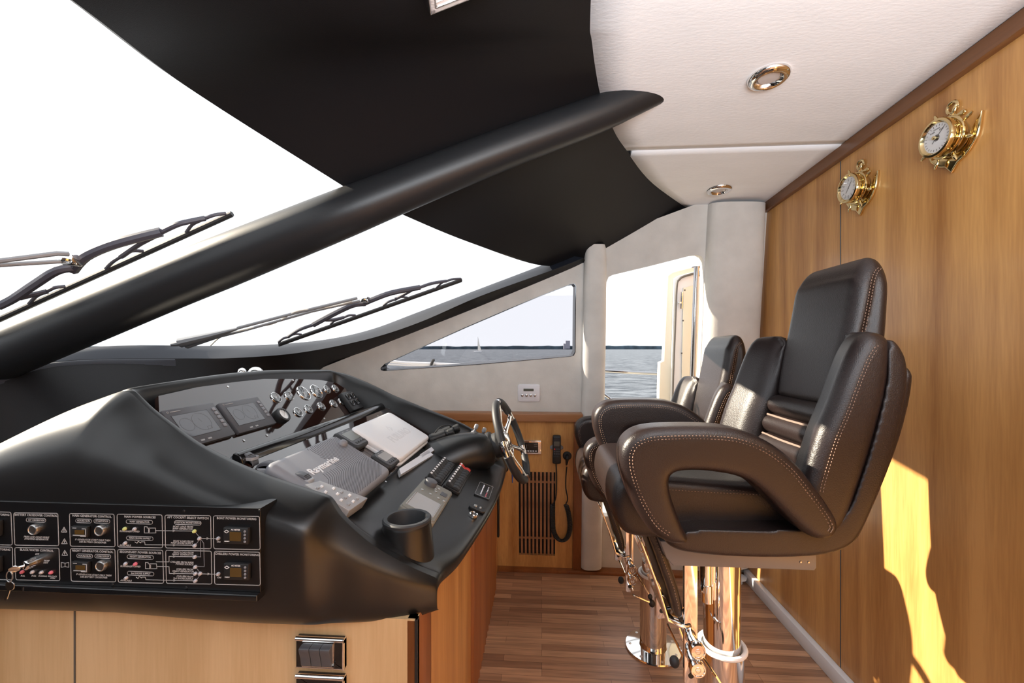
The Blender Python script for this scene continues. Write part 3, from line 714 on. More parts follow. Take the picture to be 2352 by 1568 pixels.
# white cover
a, b, d = L2(804, 986, .022), L2(892, 948, .022), L2(987, 1006, .022)
W_, H_ = b.x-a.x, b.y-d.y
wc = thing('plotter_cover', 'white plastic plotter cover with faint embossed lettering', 'cover', P2 @ T((a.x+b.x)/2, (b.y+d.y)/2, .0))
bm = new(); prism(bm, rrect(0, 0, W_, H_, .02, 5), .008, .030, .009, seg=5); part('lid', bm, M['white'], wc)
bm = new(); prism(bm, rrect(0, 0, W_+.008, H_+.008, .02, 5), 0, .010, .003, seg=2); part('rim', bm, M['white'], wc)
bm = text_bm([('FURUNO', W_*.02, -H_*.10, .045, 'CENTER')], T(0, 0, .0301), .0004)
strip(bm, [(-.01, H_*.1), (.0, H_*.2), (.012, H_*.14), (.0, H_*.06), (.02, H_*.12)], .003, T(0, 0, .0301)); part('embossed_lettering', bm, mat('white_embossed', (.70, .71, .74), .5), wc, smooth=False)
# small instrument displays
def small(c0, c1_, c2_, label, lcd):
    a, b, d = L2(*c0, .018), L2(*c1_, .018), L2(*c2_, .018)
    w, h = (b.x-a.x), (b.y-d.y)
    t = thing('instrument_display', label, 'display', P2 @ T((a.x+b.x)/2, (b.y+d.y)/2, 0), 'small instrument displays on the lower board')
    bm = new(); prism(bm, rrect(0, 0, w, h, .010), 0, .020, .006); part('case', bm, M['rubber'], t)
    bm = new(); prism(bm, rrect(0, .0, w*.84, h*.86, .012), .0195, .0215, .001); part('bezel', bm, M['slate'], t)
    bm = new(); prism(bm, rrect(0, h*.08, w*.66, h*.46, .004), .0215, .0222, .0); part('screen', bm, M[lcd], t, smooth=False)
    for k in range(4):
        bm = new(); prism(bm, rrect((k-1.5)*w*.15, -h*.29, w*.12, h*.09, .0015), .0215, .0228, .0005); part('button', bm, M['black'], t)
    bm = new()
    for k in range(4): strip(bm, [((k-1.5)*w*.15-.002, -h*.29), ((k-1.5)*w*.15+.002, -h*.29)], .0007, T(0, 0, .0229), .0001)
    strip(bm, [(-w*.2, h*.37), (-w*.1, h*.37)], .0016, T(0, 0, .0216), .0001); strip(bm, [(w*.08, h*.37), (w*.2, h*.37)], .0016, T(0, 0, .0216), .0001)
    part('key_mark', bm, M['print'], t)
small((764, 995), (802, 981), (843, 1018), 'small dark instrument display between the grey and white covers', 'lcd_dark')
small((845, 1043), (880, 1029), (920, 1057), 'small dark instrument display nearer the desk, below its twin', 'lcd')
# near edge row: three folding levers and keypad
c = L2(640, 1075, .02)
for i, (px, py) in enumerate(((560, 1058), (618, 1079), (688, 1105))):
    p = at(px+2, py-11, Y=.91)
    zz = p.z
    t = thing('slider_lever', ['curved dark lever at the head of the row beside the near brow', 'curved dark lever in the middle of the row beside the near brow', 'curved dark lever nearest the keypad beside the near brow'][i], 'lever', T(*p), 'curved levers along the near console edge')
    base = (c2-s2*p.x)-zz
    bm = new(); prism(bm, rrect(0, 0, .058, .026, .01), base*1.0, -.004, .003, Matrix.Rotation(.0, 4, 'Y')); part('base', bm, M['grey_key'], t)
    bm = new(); pts = [(-.026, 0, -.002), (-.016, 0, .007), (0, 0, .009), (.016, 0, .002), (.026, 0, -.010)]
    Mp = frame((0, 0, 0), (1, 0, 0), (0, 0, 1)); P = [(x, z) for x, y, z in pts]+[(x, z-.011) for x, y, z in reversed(pts)]
    prism(bm, catmull([(x, y, 0) for x, y in P], 3, True), -.011, .011, .003, Mp); part('cap', bm, M['slate'], t)
    bm = new()
    for k in range(4): rbox(bm, (.014+.003*k, 0, .003-.003*k), (.0009, .018, .003))
    part('ribs', bm, M['black'], t)
a, b, d, e = L2(735, 1103, .04), L2(766, 1118, .04), L2(845, 1143, .04), L2(803, 1172, .04)
kp = thing('keypad', 'grey remote keypad of small square keys beside the near brow', 'keypad', P2 @ T((e.x+b.x)/2, (b.y+e.y)/2, .0))
kc = V(((e.x+b.x)/2, (b.y+e.y)/2))
ol = [(p.x-kc.x, p.y-kc.y) for p in (d, a, L2(700, 1112, .04), e)]
bm = new(); prism(bm, ol, .012, .040, .002); part('case', bm, M['grey_key'], kp)
for r in range(5):
    for cc in range(3):
        if (r+cc) % 5 == 4: continue
        u_, v_ = .12+.17*r, .30+.24*cc; A0, A1, A2, A3 = [V(q) for q in ol]; kq = A0.lerp(A1, u_).lerp(A3.lerp(A2, u_), v_); bm = new(); rbox(bm, (kq.x, kq.y, .0415), (.007, .006, .004), .001); part('key', bm, M['white'] if (r+cc) % 2 else M['grey_key'], kp)
# paper wedges at the foot of the lower board
for i, (pts, lab) in enumerate(((((917, 1076), (984, 1033), (995, 1044), (921, 1089)), 'folded grey card lying along the foot of the lower board'), (((965, 1043), (1022, 1006), (1031, 1013), (970, 1050)), 'folded grey card farther along the board foot, beside the steering pod'))):
    P = [onp(*p, P2.col[3].xyz+n2*.012, n2) for p in pts]; bm = new()
    A = [bm.verts.new(p) for p in P]; B = [bm.verts.new(p-n2*.012+V((0, 0, 0))) for p in P]
    bm.faces.new(A); bm.faces.new(B[::-1])
    for k in range(4): bm.faces.new((A[k], B[k], B[(k+1) % 4], A[(k+1) % 4]))
    tag(obj('folded_card', bm, M['alu'], smooth=False), lab, 'card', 'folded cards on the dash')
# switch banks
def bank(c0, c1_, c2_, label, red):
    a, b, d = L3(*c0, .012), L3(*c1_, .012), L3(*c2_, .012)   # near-top, far-top, near-bottom
    w = b.x-a.x; h = a.y-d.y; cx = a.x+w/2; cy = (a.y+d.y)/2
    t = thing('rocker_switch_bank', label, 'switch panel', P3 @ T(cx, cy, 0), 'rocker switch banks on the desk')
    bm = new(); rbox(bm, (0, 0, .005), (w+.004, h+.008, .010), .002); part('frame', bm, M['black'], t)
    n = 9; s = w/n
    for k in range(n):
        x = -w/2+s*(k+.5); Mx = frame((x-s*.42, 0, .010), (0, 1, 0), (0, 0, 1))
        bm = new(); P = catmull([(-h*.48, 0), (-h*.46, .006), (-h*.2, .009), (.0, .006), (h*.3, .013), (h*.47, .012), (h*.48, 0)], 2)
        prism(bm, [(q.x, q.y) for q in P] if len(P[0]) == 2 else P, 0, s*.84, .0008, Mx); r = part('rocker', bm, M['rubber'] if not (red and k == n-1) else M['red'], t)
        bm = new(); rbox(bm, (x, h*.36, .0238), (s*.5, h*.14, .001)); part('label_window', bm, M['print_bright'] if not (red and k == n-1) else M['white'], r)
bank((981, 1093), (1020, 1056), (1014, 1109), 'black rocker switch bank nearer the lower board', False)
bank((1023, 1112), (1060, 1070), (1054, 1129), 'black rocker switch bank with one red rocker at its far end', True)
# autopilot control head
a, b, d = L3(918, 1160, .02), L3(976, 1098, .02), L3(1006, 1188, .02)
w, h = b.x-a.x, a.y-d.y
ap = thing('autopilot_control', 'olive grey autopilot control head with a pale screen and round knob', 'control unit', P3 @ T(a.x+w/2, (a.y+d.y)/2, 0))
bm = new(); prism(bm, rrect(0, 0, w, h, .008), 0, .020, .004); part('case', bm, M['pilot'], ap)
bm = new(); prism(bm, rrect(0, 0, w*.97, h*.96, .008), .018, .023, .002); part('faceplate', bm, M['pilot'], ap)
bm = new(); prism(bm, rrect(-w*.22, 0, w*.40, h*.74, .002), .0225, .0234, .0); part('screen', bm, M['lcd'], ap, smooth=False)
bm = new(); rbox(bm, (-w*.22, h*.39, .0235), (w*.42, h*.03, .003), .001); rbox(bm, (-w*.22, -h*.39, .0235), (w*.42, h*.03, .003), .001); part('screen_lip', bm, M['lcd'], ap)
bm = new(); lathe(bm, [(.019, 0), (.0185, .010), (.017, .0135), (.010, .0145), (0, .0145)], 28, T(w*.36, h*.22, .023)); part('knob', bm, M['slate'], ap)
for x, y in ((.10, .30), (.10, .04), (.10, -.22), (.10, -.40), (.24, -.05), (.36, -.08), (.30, .0)):
    bm = new(); lathe(bm, [(.0042, 0), (.004, .002), (0, .0028)], 14, T(w*x, h*y, .023)); part('button', bm, M['steel'], ap)
bm = new(); prism(bm, rrect(w*.28, -h*.30, w*.11, h*.2, .003), .023, .0245, .0007); part('cap_button', bm, M['slate'], ap)
# cup holder
cp = at(935, 1190, Y=.955)
ch = thing('cup_holder', 'round black cup holder pod rising at the near corner of the desk', 'cup holder', T(cp.x, cp.y, .76))
h = cp.z-.76
bm = new(); lathe(bm, [(.068, -.03), (.064, .01), (.059, h*.5), (.054, h-.012), (.0525, h-.004), (.050, h-.001)], 40); part('pod', bm, M['satin'], ch)
bm = new(); lathe(bm, [(.0545, h-.006), (.0548, h), (.052, h+.003), (.044, h+.003), (.0425, h), (.042, h-.05), (.040, h-.075), (0, h-.075)], 40); part('rubber_liner', bm, M['rubber'], ch)
cb = thing('cable_coil', 'black cable coiled inside the cup holder', 'cable', T(cp.x, cp.y, cp.z-.05))
bm = new(); tube(bm, [V((.030*math.cos(k*.35)*(1+.08*math.sin(k)), .030*math.sin(k*.35), -.02+.0011*k*.6)) for k in range(60)], .0035, 8); part('loop', bm, M['rubber'], cb)
# column pod, wheel
WC = at(1175, 1010, Y=1.70)
ax = V((math.cos(math.radians(21)), -.08, math.sin(math.radians(21)))).normalized()
hub0 = WC-ax*.085
pd = thing('steering_pod', 'satin black steering column pod rising from the far end of the desk', 'column', T(-.35, 1.66, .84))
bm = new(); pa = at(1012, 1062, Y=1.66); pa = V((-.42, 1.64, .80)); pts = [pa, pa.lerp(hub0, .45)+V((0, 0, .008)), pa.lerp(hub0, .8), hub0-ax*.01]
tube(bm, catmull(pts, 5), [.105-.045*(i/15)**1.1 for i in range(16)], 28); part('housing', bm, M['satin'], pd, world=True)
bm = new(); u = ax.cross(V((0, 0, 1))).normalized(); Mh = frame(hub0, u, u.cross(ax)*-1)
if Mh.col[2].xyz.dot(ax) < 0: Mh = frame(hub0, u, u.cross(ax))
lathe(bm, [(.060, -.012), (.063, 0), (.060, .008), (.050, .010), (.050, .032), (.044, .036), (.03, .036)], 32, Mh); part('boot', bm, M['rubber'], pd, world=True)
Mw = Mh.copy()
for k in range(3): Mw[k][3] = WC[k]
wh = thing('steering_wheel', 'steering wheel with black leather rim and polished chrome spokes', 'steering wheel', Mw)
R = .160
def arc(a0, a1, n=20, r=R, z=0): return [V((r*math.cos(math.radians(a0+(a1-a0)*k/n)), r*math.sin(math.radians(a0+(a1-a0)*k/n)), z)) for k in range(n+1)]
bm = new(); tube(bm, arc(0, 360, 72)[:-1], .0125, 12, closed=True); rim = part('rim', bm, M['chrome'], wh)
for a0, a1 in ((10, 80), (98, 142), (158, 202), (218, 262), (280, 350)):
    bm = new(); tube(bm, arc(a0, a1, 14), .0155, 12); part('grip', bm, M['rubber'], rim)
for a in (90, 150, 210, 270, 0):
    bm = new(); d = V((math.cos(math.radians(a)), math.sin(math.radians(a)), 0)); p = V((-d.y, d.x, 0))
    if a == 0: continue
    tube(bm, [d*.03+V((0, 0, -.028)), d*.075+V((0, 0, -.02)), d*.12+V((0, 0, -.006)), d*R], [.013, .011, .010, .012], 10, flat=.8); part('spoke', bm, M['chrome'], wh)
bm = new(); d = V((1, 0, 0)); tube(bm, [d*.03+V((0, 0, -.028)), d*.1+V((0, 0, -.01)), d*R], [.013, .010, .012], 10); part('spoke', bm, M['chrome'], wh)
bm = new(); tube(bm, arc(0, 360, 48, .062, -.022)[:-1], .006, 10, closed=True); part('inner_ring', bm, M['chrome'], wh)
bm = new(); lathe(bm, [(.030, -.075), (.034, -.05), (.040, -.03), (.042, -.018), (.030, -.008), (0, -.004)], 28); part('hub', bm, M['chrome'], wh)
# joystick levers behind the wheel
for i, (px, py, lab) in enumerate(((1094, 984, 'grey joystick lever with a ribbed boot, nearer the binoculars'), (1112, 992, 'grey joystick lever partly behind the steering wheel hub'))):
    b0 = at(px-8, py+16, Y=1.72); t0 = at(px+2, py-10, Y=1.72)
    t = thing('control_joystick', lab, 'joystick', T(*b0), 'joystick levers on the far desk')
    bm = new(); rbox(bm, b0+V((0, 0, -.03)), (.05, .05, .05), .008); part('base', bm, M['black'], t, world=True)
    bm = new(); d = (t0-b0).normalized(); u = d.cross(V((0, 1, 0))).normalized(); Mj = frame(b0, u, d.cross(u))
    lathe(bm, [(.018, -.006), (.018, .002), (.014, .004), (.016, .008), (.011, .011), (.013, .015), (.008, .019), (.005, .021)], 18, Mj); part('boot', bm, M['cover_grey'], t, world=True)
    bm = new(); lathe(bm, [(.005, .018), (.005, .028), (.0085, .032), (.0085, .045), (.006, .049), (0, .05)], 16, Mj); part('handle', bm, M['cover_grey'], t, world=True)
# binoculars
b0 = at(998, 1006, Y=1.69); b1 = at(1047, 988, Y=1.71)
bn = thing('binoculars', 'black binoculars lying on the dash beside the white cover', 'binoculars', T(*b0))
dirn = (b1-b0).normalized(); side = V((.12, .06, .016))
for k, off in enumerate((V((0, 0, 0)), V((.012, .052, .006)))):
    bm = new(); Mb = frame(b0+off-dirn*.02, dirn.cross(V((0, 0, 1))).normalized(), dirn.cross(dirn.cross(V((0, 0, 1)))).normalized())
    if Mb.col[2].xyz.dot(dirn) < 0: Mb = Mb @ Matrix.Rotation(PI, 4, 'X')
    lathe(bm, [(0, 0), (.019, 0), (.022, .004), (.022, .018), (.019, .03), (.021, .05), (.019, .066), (.014, .07), (.014, .078), (.0165, .08), (.0165, .098), (.013, .102), (0, .100)], 24, Mb); part('barrel', bm, M['black'], bn, world=True)
bm = new(); tube(bm, [b0+dirn*.03, b0+dirn*.03+V((.012, .052, .006))], .010, 12); part('bridge', bm, M['black'], bn, world=True)
bm = new(); tube(bm, catmull([b0+dirn*.0+V((0, 0, .02)), b0+dirn*.02+V((0, .02, .035)), b0+dirn*.05+V((0, .03, .03)), b0+dirn*.06+V((0, .05, .015))], 5), .003, 6); part('strap', bm, M['rubber'], bn, world=True)
# aft face fittings: LED status panel, two-part switch, round socket
aP = V((-.20, 1.3, .789)); PA = frame(aP, (0, 1, 0), V((-1, 0, .37))); PAi = PA.inverted()
def LA(px, py): return loc(PA, PAi, px, py, .002)
a, b, d = LA(1089, 1134), LA(1106, 1107), LA(1117, 1166); w = b.x-a.x; h = a.y-d.y
t = thing('status_light_panel', 'small black panel of tiny status lights on the desk edge', 'indicator panel', PA @ T(a.x+w/2, (a.y+d.y)/2, 0))
bm = new(); prism(bm, rrect(0, 0, w, h, .004), -.004, .003, .001); part('plate', bm, M['satin'], t)
bm = new(); P = rrect(0, 0, w*.94, h*.94, .003); strip(bm, P+[P[0]], .0008, T(0, 0, .0032)); part('border', bm, M['print'], t)
for k in range(9):
    bm = new(); lathe(bm, [(.003, 0), (.002, .002), (0, .0025)], 10, T(-w*.36+w*.085*k, h*.12, .003)); part('lamp', bm, M['led'], t)
for k in range(7):
    bm = new(); lathe(bm, [(.0028, 0), (.002, .0018), (0, .0022)], 10, T(-w*.38+w*.11*k, -h*.22, .003)); part('lamp', bm, M['red_led'] if k < 3 else M['led'], t)
t = thing('toggle_plate', 'narrow black switch plate on the desk edge between socket and lights', 'switch', PA)
a, b = LA(1086, 1153), LA(1108, 1180); c = (a+b)/2
bm = new(); prism(bm, rrect(c.x, c.y, .030, abs(a.y-b.y)+.012, .01), -.004, .004, .002); part('plate', bm, M['black'], t)
bm = new(); rbox(bm, (c.x, c.y+.008, .006), (.012, .010, .006), .002); rbox(bm, (c.x, c.y-.008, .006), (.012, .006, .004), .001); part('lever', bm, M['steel'], t)
c = LA(1088, 1181); t = thing('power_socket', 'round chrome rimmed socket on the desk edge', 'socket', PA @ T(c.x, c.y, 0))
bm = new(); lathe(bm, [(.013, -.004), (.0135, .004), (.0115, .006), (.009, .004), (.009, 0)], 28); part('ring', bm, M['chrome'], t)
bm = new(); lathe(bm, [(.0088, .0015), (0, .0015)], 20); part('cap', bm, M['black'], t)
# blue kill-switch lanyard hanging below the wheel
t = thing('key_float', 'blue plastic tag hanging under the steering wheel rim', 'key tag', T(*at(1178, 1085, Y=1.76)))
bm = new(); q = at(1178, 1085, Y=1.76); tube(bm, [at(1175, 1068, Y=1.76), at(1177, 1084, Y=1.76), at(1177, 1108, Y=1.76)], [.006, .009, .005], 10, flat=.5); tube(bm, [at(1181, 1070, Y=1.77), at(1186, 1098, Y=1.77)], [.008, .006], 10, flat=.5); part('tag', bm, M['blue'], t, world=True)
# chrome compass domes behind the brow
t = thing('chrome_horn', 'pair of small chrome domes showing over the console brow', 'fitting', T(*at(572, 850, Y=1.5)))
bm = new(); p = at(587, 856, Y=1.5); lathe(bm, [(.022*math.cos(k*PI/16), .022*math.sin(k*PI/16)) for k in range(9)], 24, T(*p), sx=1.2); part('dome', bm, M['chrome'], t, world=True)
bm = new(); p = at(556, 858, Y=1.52); lathe(bm, [(.016*math.cos(k*PI/16), .022*math.sin(k*PI/16)) for k in range(9)], 24, T(*p)); part('dome', bm, M['chrome'], t, world=True)

# ---------------------------------------------------------------- cabinet under the console
CY = .845
cab = thing('helm_cabinet', 'pale wood cabinet with reddish corner post and reeded side under the helm console', 'cabinet', T(-.8, 1.6, 0))
bm = new(); rbox(bm, (-.9, CY+.01, .36), (1.30-.002, .02, .725)); part('front_panel', bm, M['wood_light'], cab, world=True, smooth=False)
bm = new(); rbox(bm, (at(173, 1500, Y=CY).x, CY-.0005, .36), (.003, .003, .725)); part('panel_gap', bm, M['seal'], cab, world=True, smooth=False)
bm = new(); rbox(bm, (-.2525, CY+.005, .36), (.005, .014, .725)); part('dark_gap', bm, M['black'], cab, world=True, smooth=False)
bm = new(); rbox(bm, (-.262, CY+.055, .36), (.024, .11, .725), .003); part('corner_post', bm, M['wood_red'], cab, world=True)
bm = new(); rbox(bm, (-.262, (CY+.11+2.42)/2, .36), (.020, 2.42-CY-.11, .725)); part('side_panel', bm, M['wood'], cab, world=True, smooth=False)
bm = new()
for k in range(16): tube(bm, [(-.2515, 1.52+k*.045, .02), (-.2515, 1.52+k*.045, .70)], .016, 8, flat=1)
part('reeding', bm, M['wood_red'], cab, world=True)
bm = new(); rbox(bm, (-.235, 2.30, .42), (.012, .03, .34), .003); part('hinge_strip', bm, M['black'], cab, world=True)
# rocker light switches on the cabinet
for i, (py0, lab) in enumerate(((1468, 'chrome framed triple rocker switch on the pale cabinet front, upper of two'), (1555, 'chrome framed switch plate cut off at the bottom edge, lower of two'))):
    a, b = at(675, py0, Y=CY-.02), at(787, py0, Y=CY-.02); w = b.x-a.x; h = .061
    t = thing('light_switch', lab, 'switch', frame((a.x+w/2, CY, a.z-h/2), (1, 0, 0), (0, 0, 1)), 'switch plates on the cabinet')
    bm = new(); prism(bm, rrect(0, 0, w, h, .002), 0, .014, .003); part('plate', bm, M['gloss_black'], t)
    bm = new(); tube(bm, [(-w/2, h/2-.003, .012), (w/2, h/2-.003, .012)], .005, 12); rbox(bm, (w/2-.0015, 0, .009), (.003, h, .016), .001); rbox(bm, (0, -h/2+.0008, .007), (w, .0016, .014)); part('trim', bm, M['chrome'], t)
    if i == 0:
        bm = new(); rbox(bm, (-.002, .004, .016), (w*.66, h*.72, .006), .002); part('inner_frame', bm, M['chrome'], t)
        for k in range(3):
            Mx = frame((-.002+(k-1)*w*.212-w*.1, 0, .018), (0, 1, 0), (0, 0, 1)) ; bm = new()
            P = catmull([(-h*.30, 0), (-h*.30, .006), (-.002, .009), (h*.28, .015), (h*.36, .012), (h*.37, 0)], 3)
            prism(bm, [(q.x, q.y) for q in P], 0, w*.2, .001, Mx); part('rocker', bm, M['slate'], t)
        bm = new(); tube(bm, [(-w*.33, -h*.33, .018), (w*.32, -h*.33, .018)], .004, 10); part('bar', bm, M['chrome'], t)

# ---------------------------------------------------------------- electrical panel on the near face
EY = .7455
EO = V((0, EY, 0)); EM = frame(EO, (1, 0, 0), (0, 0, 1)); EI = EM.inverted()
def E(px, py): p = EI @ at(px, py, Y=EY); return V((p.x, p.y))
ep = thing('electrical_switchboard', 'wide black generator and power control panel with white printing on the console side', 'control panel', EM)
a, b = E(598, 1167), E(597, 1360); L_ = -1.06
bm = new(); P = [(L_, b.y), (a.x, b.y), (a.x, a.y), (L_, a.y)]; prism(bm, P, -.05, 0, .001); part('plate', bm, M['panel'], ep, smooth=False)
bm = new(); prism(bm, [(L_, b.y-.012), (a.x, b.y-.012), (a.x, b.y), (L_, b.y)], -.03, .010, .003); part('ledge', bm, M['gloss_black'], ep)
def boxl(bm, x0, y0, x1, y1, x2, y2, x3, y3, w=.0011):
    """outline through four pixel corners, corners clipped"""
    C_ = [E(x0, y0), E(x1, y1), E(x2, y2), E(x3, y3)]; out = []
    for k in range(4):
        c = C_[k]; p = C_[k-1]; n = C_[(k+1) % 4]; r = .003
        out += [c+(p-c).normalized()*r, c+(p-c).normalized()*r*.3+(n-c).normalized()*r*.3, c+(n-c).normalized()*r]
    out.append(out[0]); strip(bm, out, w, T(0, 0, .0003), .0002)
def c1px(x, y): return (x*320/2007, 1150+y*320/2007)
def c2px(x, y): return (300+x*320/2007, 1150+y*320/2007)
bm = new()
for q in ((200, 170, 835, 178, 850, 645, 215, 635), (215, 670, 852, 680, 865, 1148, 230, 1135), (1002, 180, 1645, 190, 1660, 660, 1015, 650), (1015, 685, 1658, 695, 1670, 1165, 1028, 1155),
          (-300, 150, 160, 162, 180, 635, -300, 625), (-300, 655, 180, 665, 190, 1135, -300, 1125)):
    boxl(bm, *[v for k in range(4) for v in c1px(q[2*k], q[2*k+1])])
for q in ((-193, 190, 455, 200, 463, 675, -183, 662), (-185, 698, 465, 708, 478, 1185, -175, 1172), (497, 203, 1155, 212, 1163, 688, 505, 677), (507, 708, 1165, 722, 1172, 1196, 517, 1186),
          (1195, 213, 1858, 222, 1868, 700, 1200, 688), (1207, 723, 1862, 738, 1870, 1215, 1213, 1198)):
    boxl(bm, *[v for k in range(4) for v in c2px(q[2*k], q[2*k+1])])
def pill(f, x0, x1, y, h=27):
    a, b = E(*f(x0, y)), E(*f(x1, y)); hh = (E(*f(x0, y-h)).y-E(*f(x0, y+h)).y); c = (a+b)/2
    P = rrect(c.x, c.y, (b.x-a.x), hh, hh*.49, 5); strip(bm, P+[P[0]], .0009, T(0, 0, .0003), .0002)
pill(c1px, 380, 660, 277); pill(c1px, 1092, 1320, 288); pill(c1px, 1355, 1583, 292); pill(c1px, 1108, 1335, 792); pill(c1px, 1368, 1597, 797)
pill(c2px, -62, 318, 302); pill(c2px, -58, 325, 538); pill(c2px, -48, 330, 808); pill(c2px, -45, 337, 1045); pill(c2px, 633, 1017, 315)
def ln(f, *pts, w=.0009): strip(bm, [E(*f(*p)) for p in pts], w, T(0, 0, .0003), .0002)
ln(c2px, (370, 427), (905, 433)); ln(c2px, (205, 588), (210, 630), (905, 637)); ln(c2px, (65, 590), (95, 610), (110, 580), (150, 605), (150, 588), (205, 588))
ln(c2px, (1015, 540), (1250, 545)); ln(c2px, (370, 875), (555, 877), (555, 798), (915, 803)); ln(c2px, (375, 943), (555, 945), (560, 1043), (920, 1048)); ln(c2px, (215, 1098), (222, 1133), (920, 1150)); ln(c2px, (80, 1095), (110, 1118), (125, 1085), (165, 1110), (165, 1096), (215, 1098)); ln(c2px, (1030, 1050), (1255, 1055))
for (x, y) in ((200, 370), (215, 885)):
    for q in (((x, y), (x+40, y), (x+40, y+20), (x+160, y+20), (x+165, y+90), (x, y+90), (x, y)), ((x+60, y+20), (x+60, y+90)), ((x+75, y+35), (x+75, y+80))): ln(c2px, *q)
def tri(f, x, y, s=40):
    ln(f, (x, y-s), (x+s, y+s*.8), (x-s, y+s*.8), (x, y-s), w=.0010); ln(f, (x, y-s*.3), (x, y+s*.4), w=.0016)
tri(c1px, 925, 415); tri(c1px, 930, 583); tri(c1px, 935, 750)
ln(c1px, (885, 885), (885, 955), (940, 945), (995, 955), (995, 885), (940, 895), (885, 885)); ln(c1px, (940, 895), (940, 945))
for q in ((625, 430), (630, 636), (630, 800), (635, 1042), (635, 1143), (1112, 541), (1125, 1052)):
    ln(c2px, (q[0]-12, q[1]-12), (q[0]+14, q[1]), (q[0]-12, q[1]+12), (q[0]-12, q[1]-12), w=.0012)
part('line_work', bm, M['print'], ep, smooth=False)
bm = new()
ln(c2px, (935, 450), (1000, 530)); ln(c2px, (940, 630), (990, 560)); ln(c2px, (1005, 560), (1013, 805), (950, 803)); ln(c2px, (1020, 560), (1055, 610), (1062, 945), (950, 943)); ln(c2px, (945, 960), (1005, 1035)); ln(c2px, (955, 1045), (1005, 1045)); ln(c2px, (950, 1140), (1005, 1060))
part('link_lines', bm, M['cover_grey'], ep, smooth=False)
def tx(f, x, y, s, size, sh=0): p = E(*f(x, y)); return (s, p.x, p.y, size, 'CENTER', sh)
B_, S_ = .0056, .0044
items = [tx(c1px, 518, 207, 'BATTERY CROSSOVER CONTROL', B_), tx(c1px, 525, 277, '12V CROSSOVER', S_), tx(c1px, 525, 520, 'PRESS AND HOLD WHILE', S_, .3), tx(c1px, 525, 550, 'STARTING GENERATOR', S_, .3),
 tx(c1px, 530, 710, 'BLACK WATER CONTROL', B_), tx(c1px, 535, 765, 'OFF', S_, .3), tx(c1px, 672, 862, 'PUMP', S_, .3), tx(c1px, 660, 890, 'OUT', S_, .3), tx(c1px, 488, 1080, 'FULL', S_, .3), tx(c1px, 615, 1084, 'PUMPING', S_*.9, .3), tx(c1px, 755, 1086, 'SEACOCK', S_*.9, .3), tx(c1px, 757, 1112, 'OPEN', S_*.9, .3), tx(c1px, 330, 1080, 'FULL', S_*.9, .3),
 tx(c1px, 1325, 220, 'MAIN GENERATOR CONTROL', B_), tx(c1px, 1207, 288, 'HOURS RUN', S_), tx(c1px, 1470, 292, 'START/STOP', S_), tx(c1px, 1335, 562, 'IF GENERATOR START FAILS THEN', S_, .3), tx(c1px, 1335, 595, 'USE BATTERY CROSSOVER', S_, .3),
 tx(c1px, 1335, 725, 'NIGHT GENERATOR CONTROL', B_), tx(c1px, 1222, 793, 'HOURS RUN', S_), tx(c1px, 1483, 797, 'START/STOP', S_), tx(c1px, 1350, 1065, 'IF GENERATOR START FAILS THEN', S_, .3), tx(c1px, 1350, 1098, 'USE BATTERY CROSSOVER', S_, .3),
 tx(c1px, 10, 198, 'MONITORING', B_), tx(c1px, 25, 700, 'MONITORING', B_),
 tx(c2px, 135, 232, 'MAIN POWER SOURCES', B_), tx(c2px, 130, 302, 'MAIN GENERATOR', S_), tx(c2px, -82, 437, 'RUNNING', S_, .2), tx(c2px, 60, 440, 'STOPPED', S_, .2), tx(c2px, 135, 538, 'MAIN SHORE SUPPLY', S_), tx(c2px, -78, 640, 'AVAILABLE', S_, .2),
 tx(c2px, 142, 742, 'SECONDARY POWER SOURCES', B_), tx(c2px, 142, 808, 'NIGHT GENERATOR', S_), tx(c2px, -70, 942, 'RUNNING', S_, .2), tx(c2px, 75, 945, 'STOPPED', S_, .2), tx(c2px, 147, 1045, '2nd SHORE SUPPLY', S_), tx(c2px, -64, 1146, 'AVAILABLE', S_, .2),
 tx(c2px, 827, 243, 'AFT COCKPIT SELECT SWITCH', B_), tx(c2px, 825, 315, 'POSITION MONITORING', S_), tx(c2px, 755, 372, 'BOAT LOAD FROM', S_, .2), tx(c2px, 750, 402, 'MAIN GENERATOR', S_, .2), tx(c2px, 760, 580, 'BOAT LOAD FROM', S_, .2), tx(c2px, 738, 608, 'MAIN SHORE SUPPLY', S_, .2),
 tx(c2px, 762, 742, 'BOAT LOAD FROM', S_, .2), tx(c2px, 752, 772, 'NIGHT GENERATOR', S_, .2), tx(c2px, 738, 882, 'CHILLERS FROM MAIN', S_, .2), tx(c2px, 778, 912, 'POWER SOURCE', S_, .2), tx(c2px, 780, 985, 'CHILLERS FROM', S_, .2), tx(c2px, 758, 1015, 'NIGHT GENERATOR', S_, .2), tx(c2px, 782, 1087, 'CHILLERS FROM', S_, .2), tx(c2px, 758, 1117, '2nd SHORE SUPPLY', S_, .2),
 tx(c2px, 1527, 255, 'BOAT POWER MONITORING', B_), tx(c2px, 1535, 770, 'CHILLERS POWER MONITORING', B_), tx(c2px, 1267, 590, 'ON', S_, .2), tx(c2px, 1277, 1103, 'ON', S_, .2)]
bm = text_bm(items, T(0, 0, .0003), .0001); part('lettering', bm, M['print'], ep, smooth=False)
def led(f, x, y, m='led'):
    p = E(*f(x, y)); bm = new(); lathe(bm, [(.0034, 0), (.0034, .002), (.0022, .004), (0, .0046)], 14, T(p.x, p.y, 0)); part('indicator_lamp', bm, M[m], ep)
for q in ((330, 1018, 'red_led'), (478, 1020), (607, 1025), (745, 1027, 'red_led'), (1805, 397, 'green_led'), (1945, 402), (1810, 605), (1815, 902), (1957, 905, 'red_led'), (1825, 1106)): led(c1px, *q)
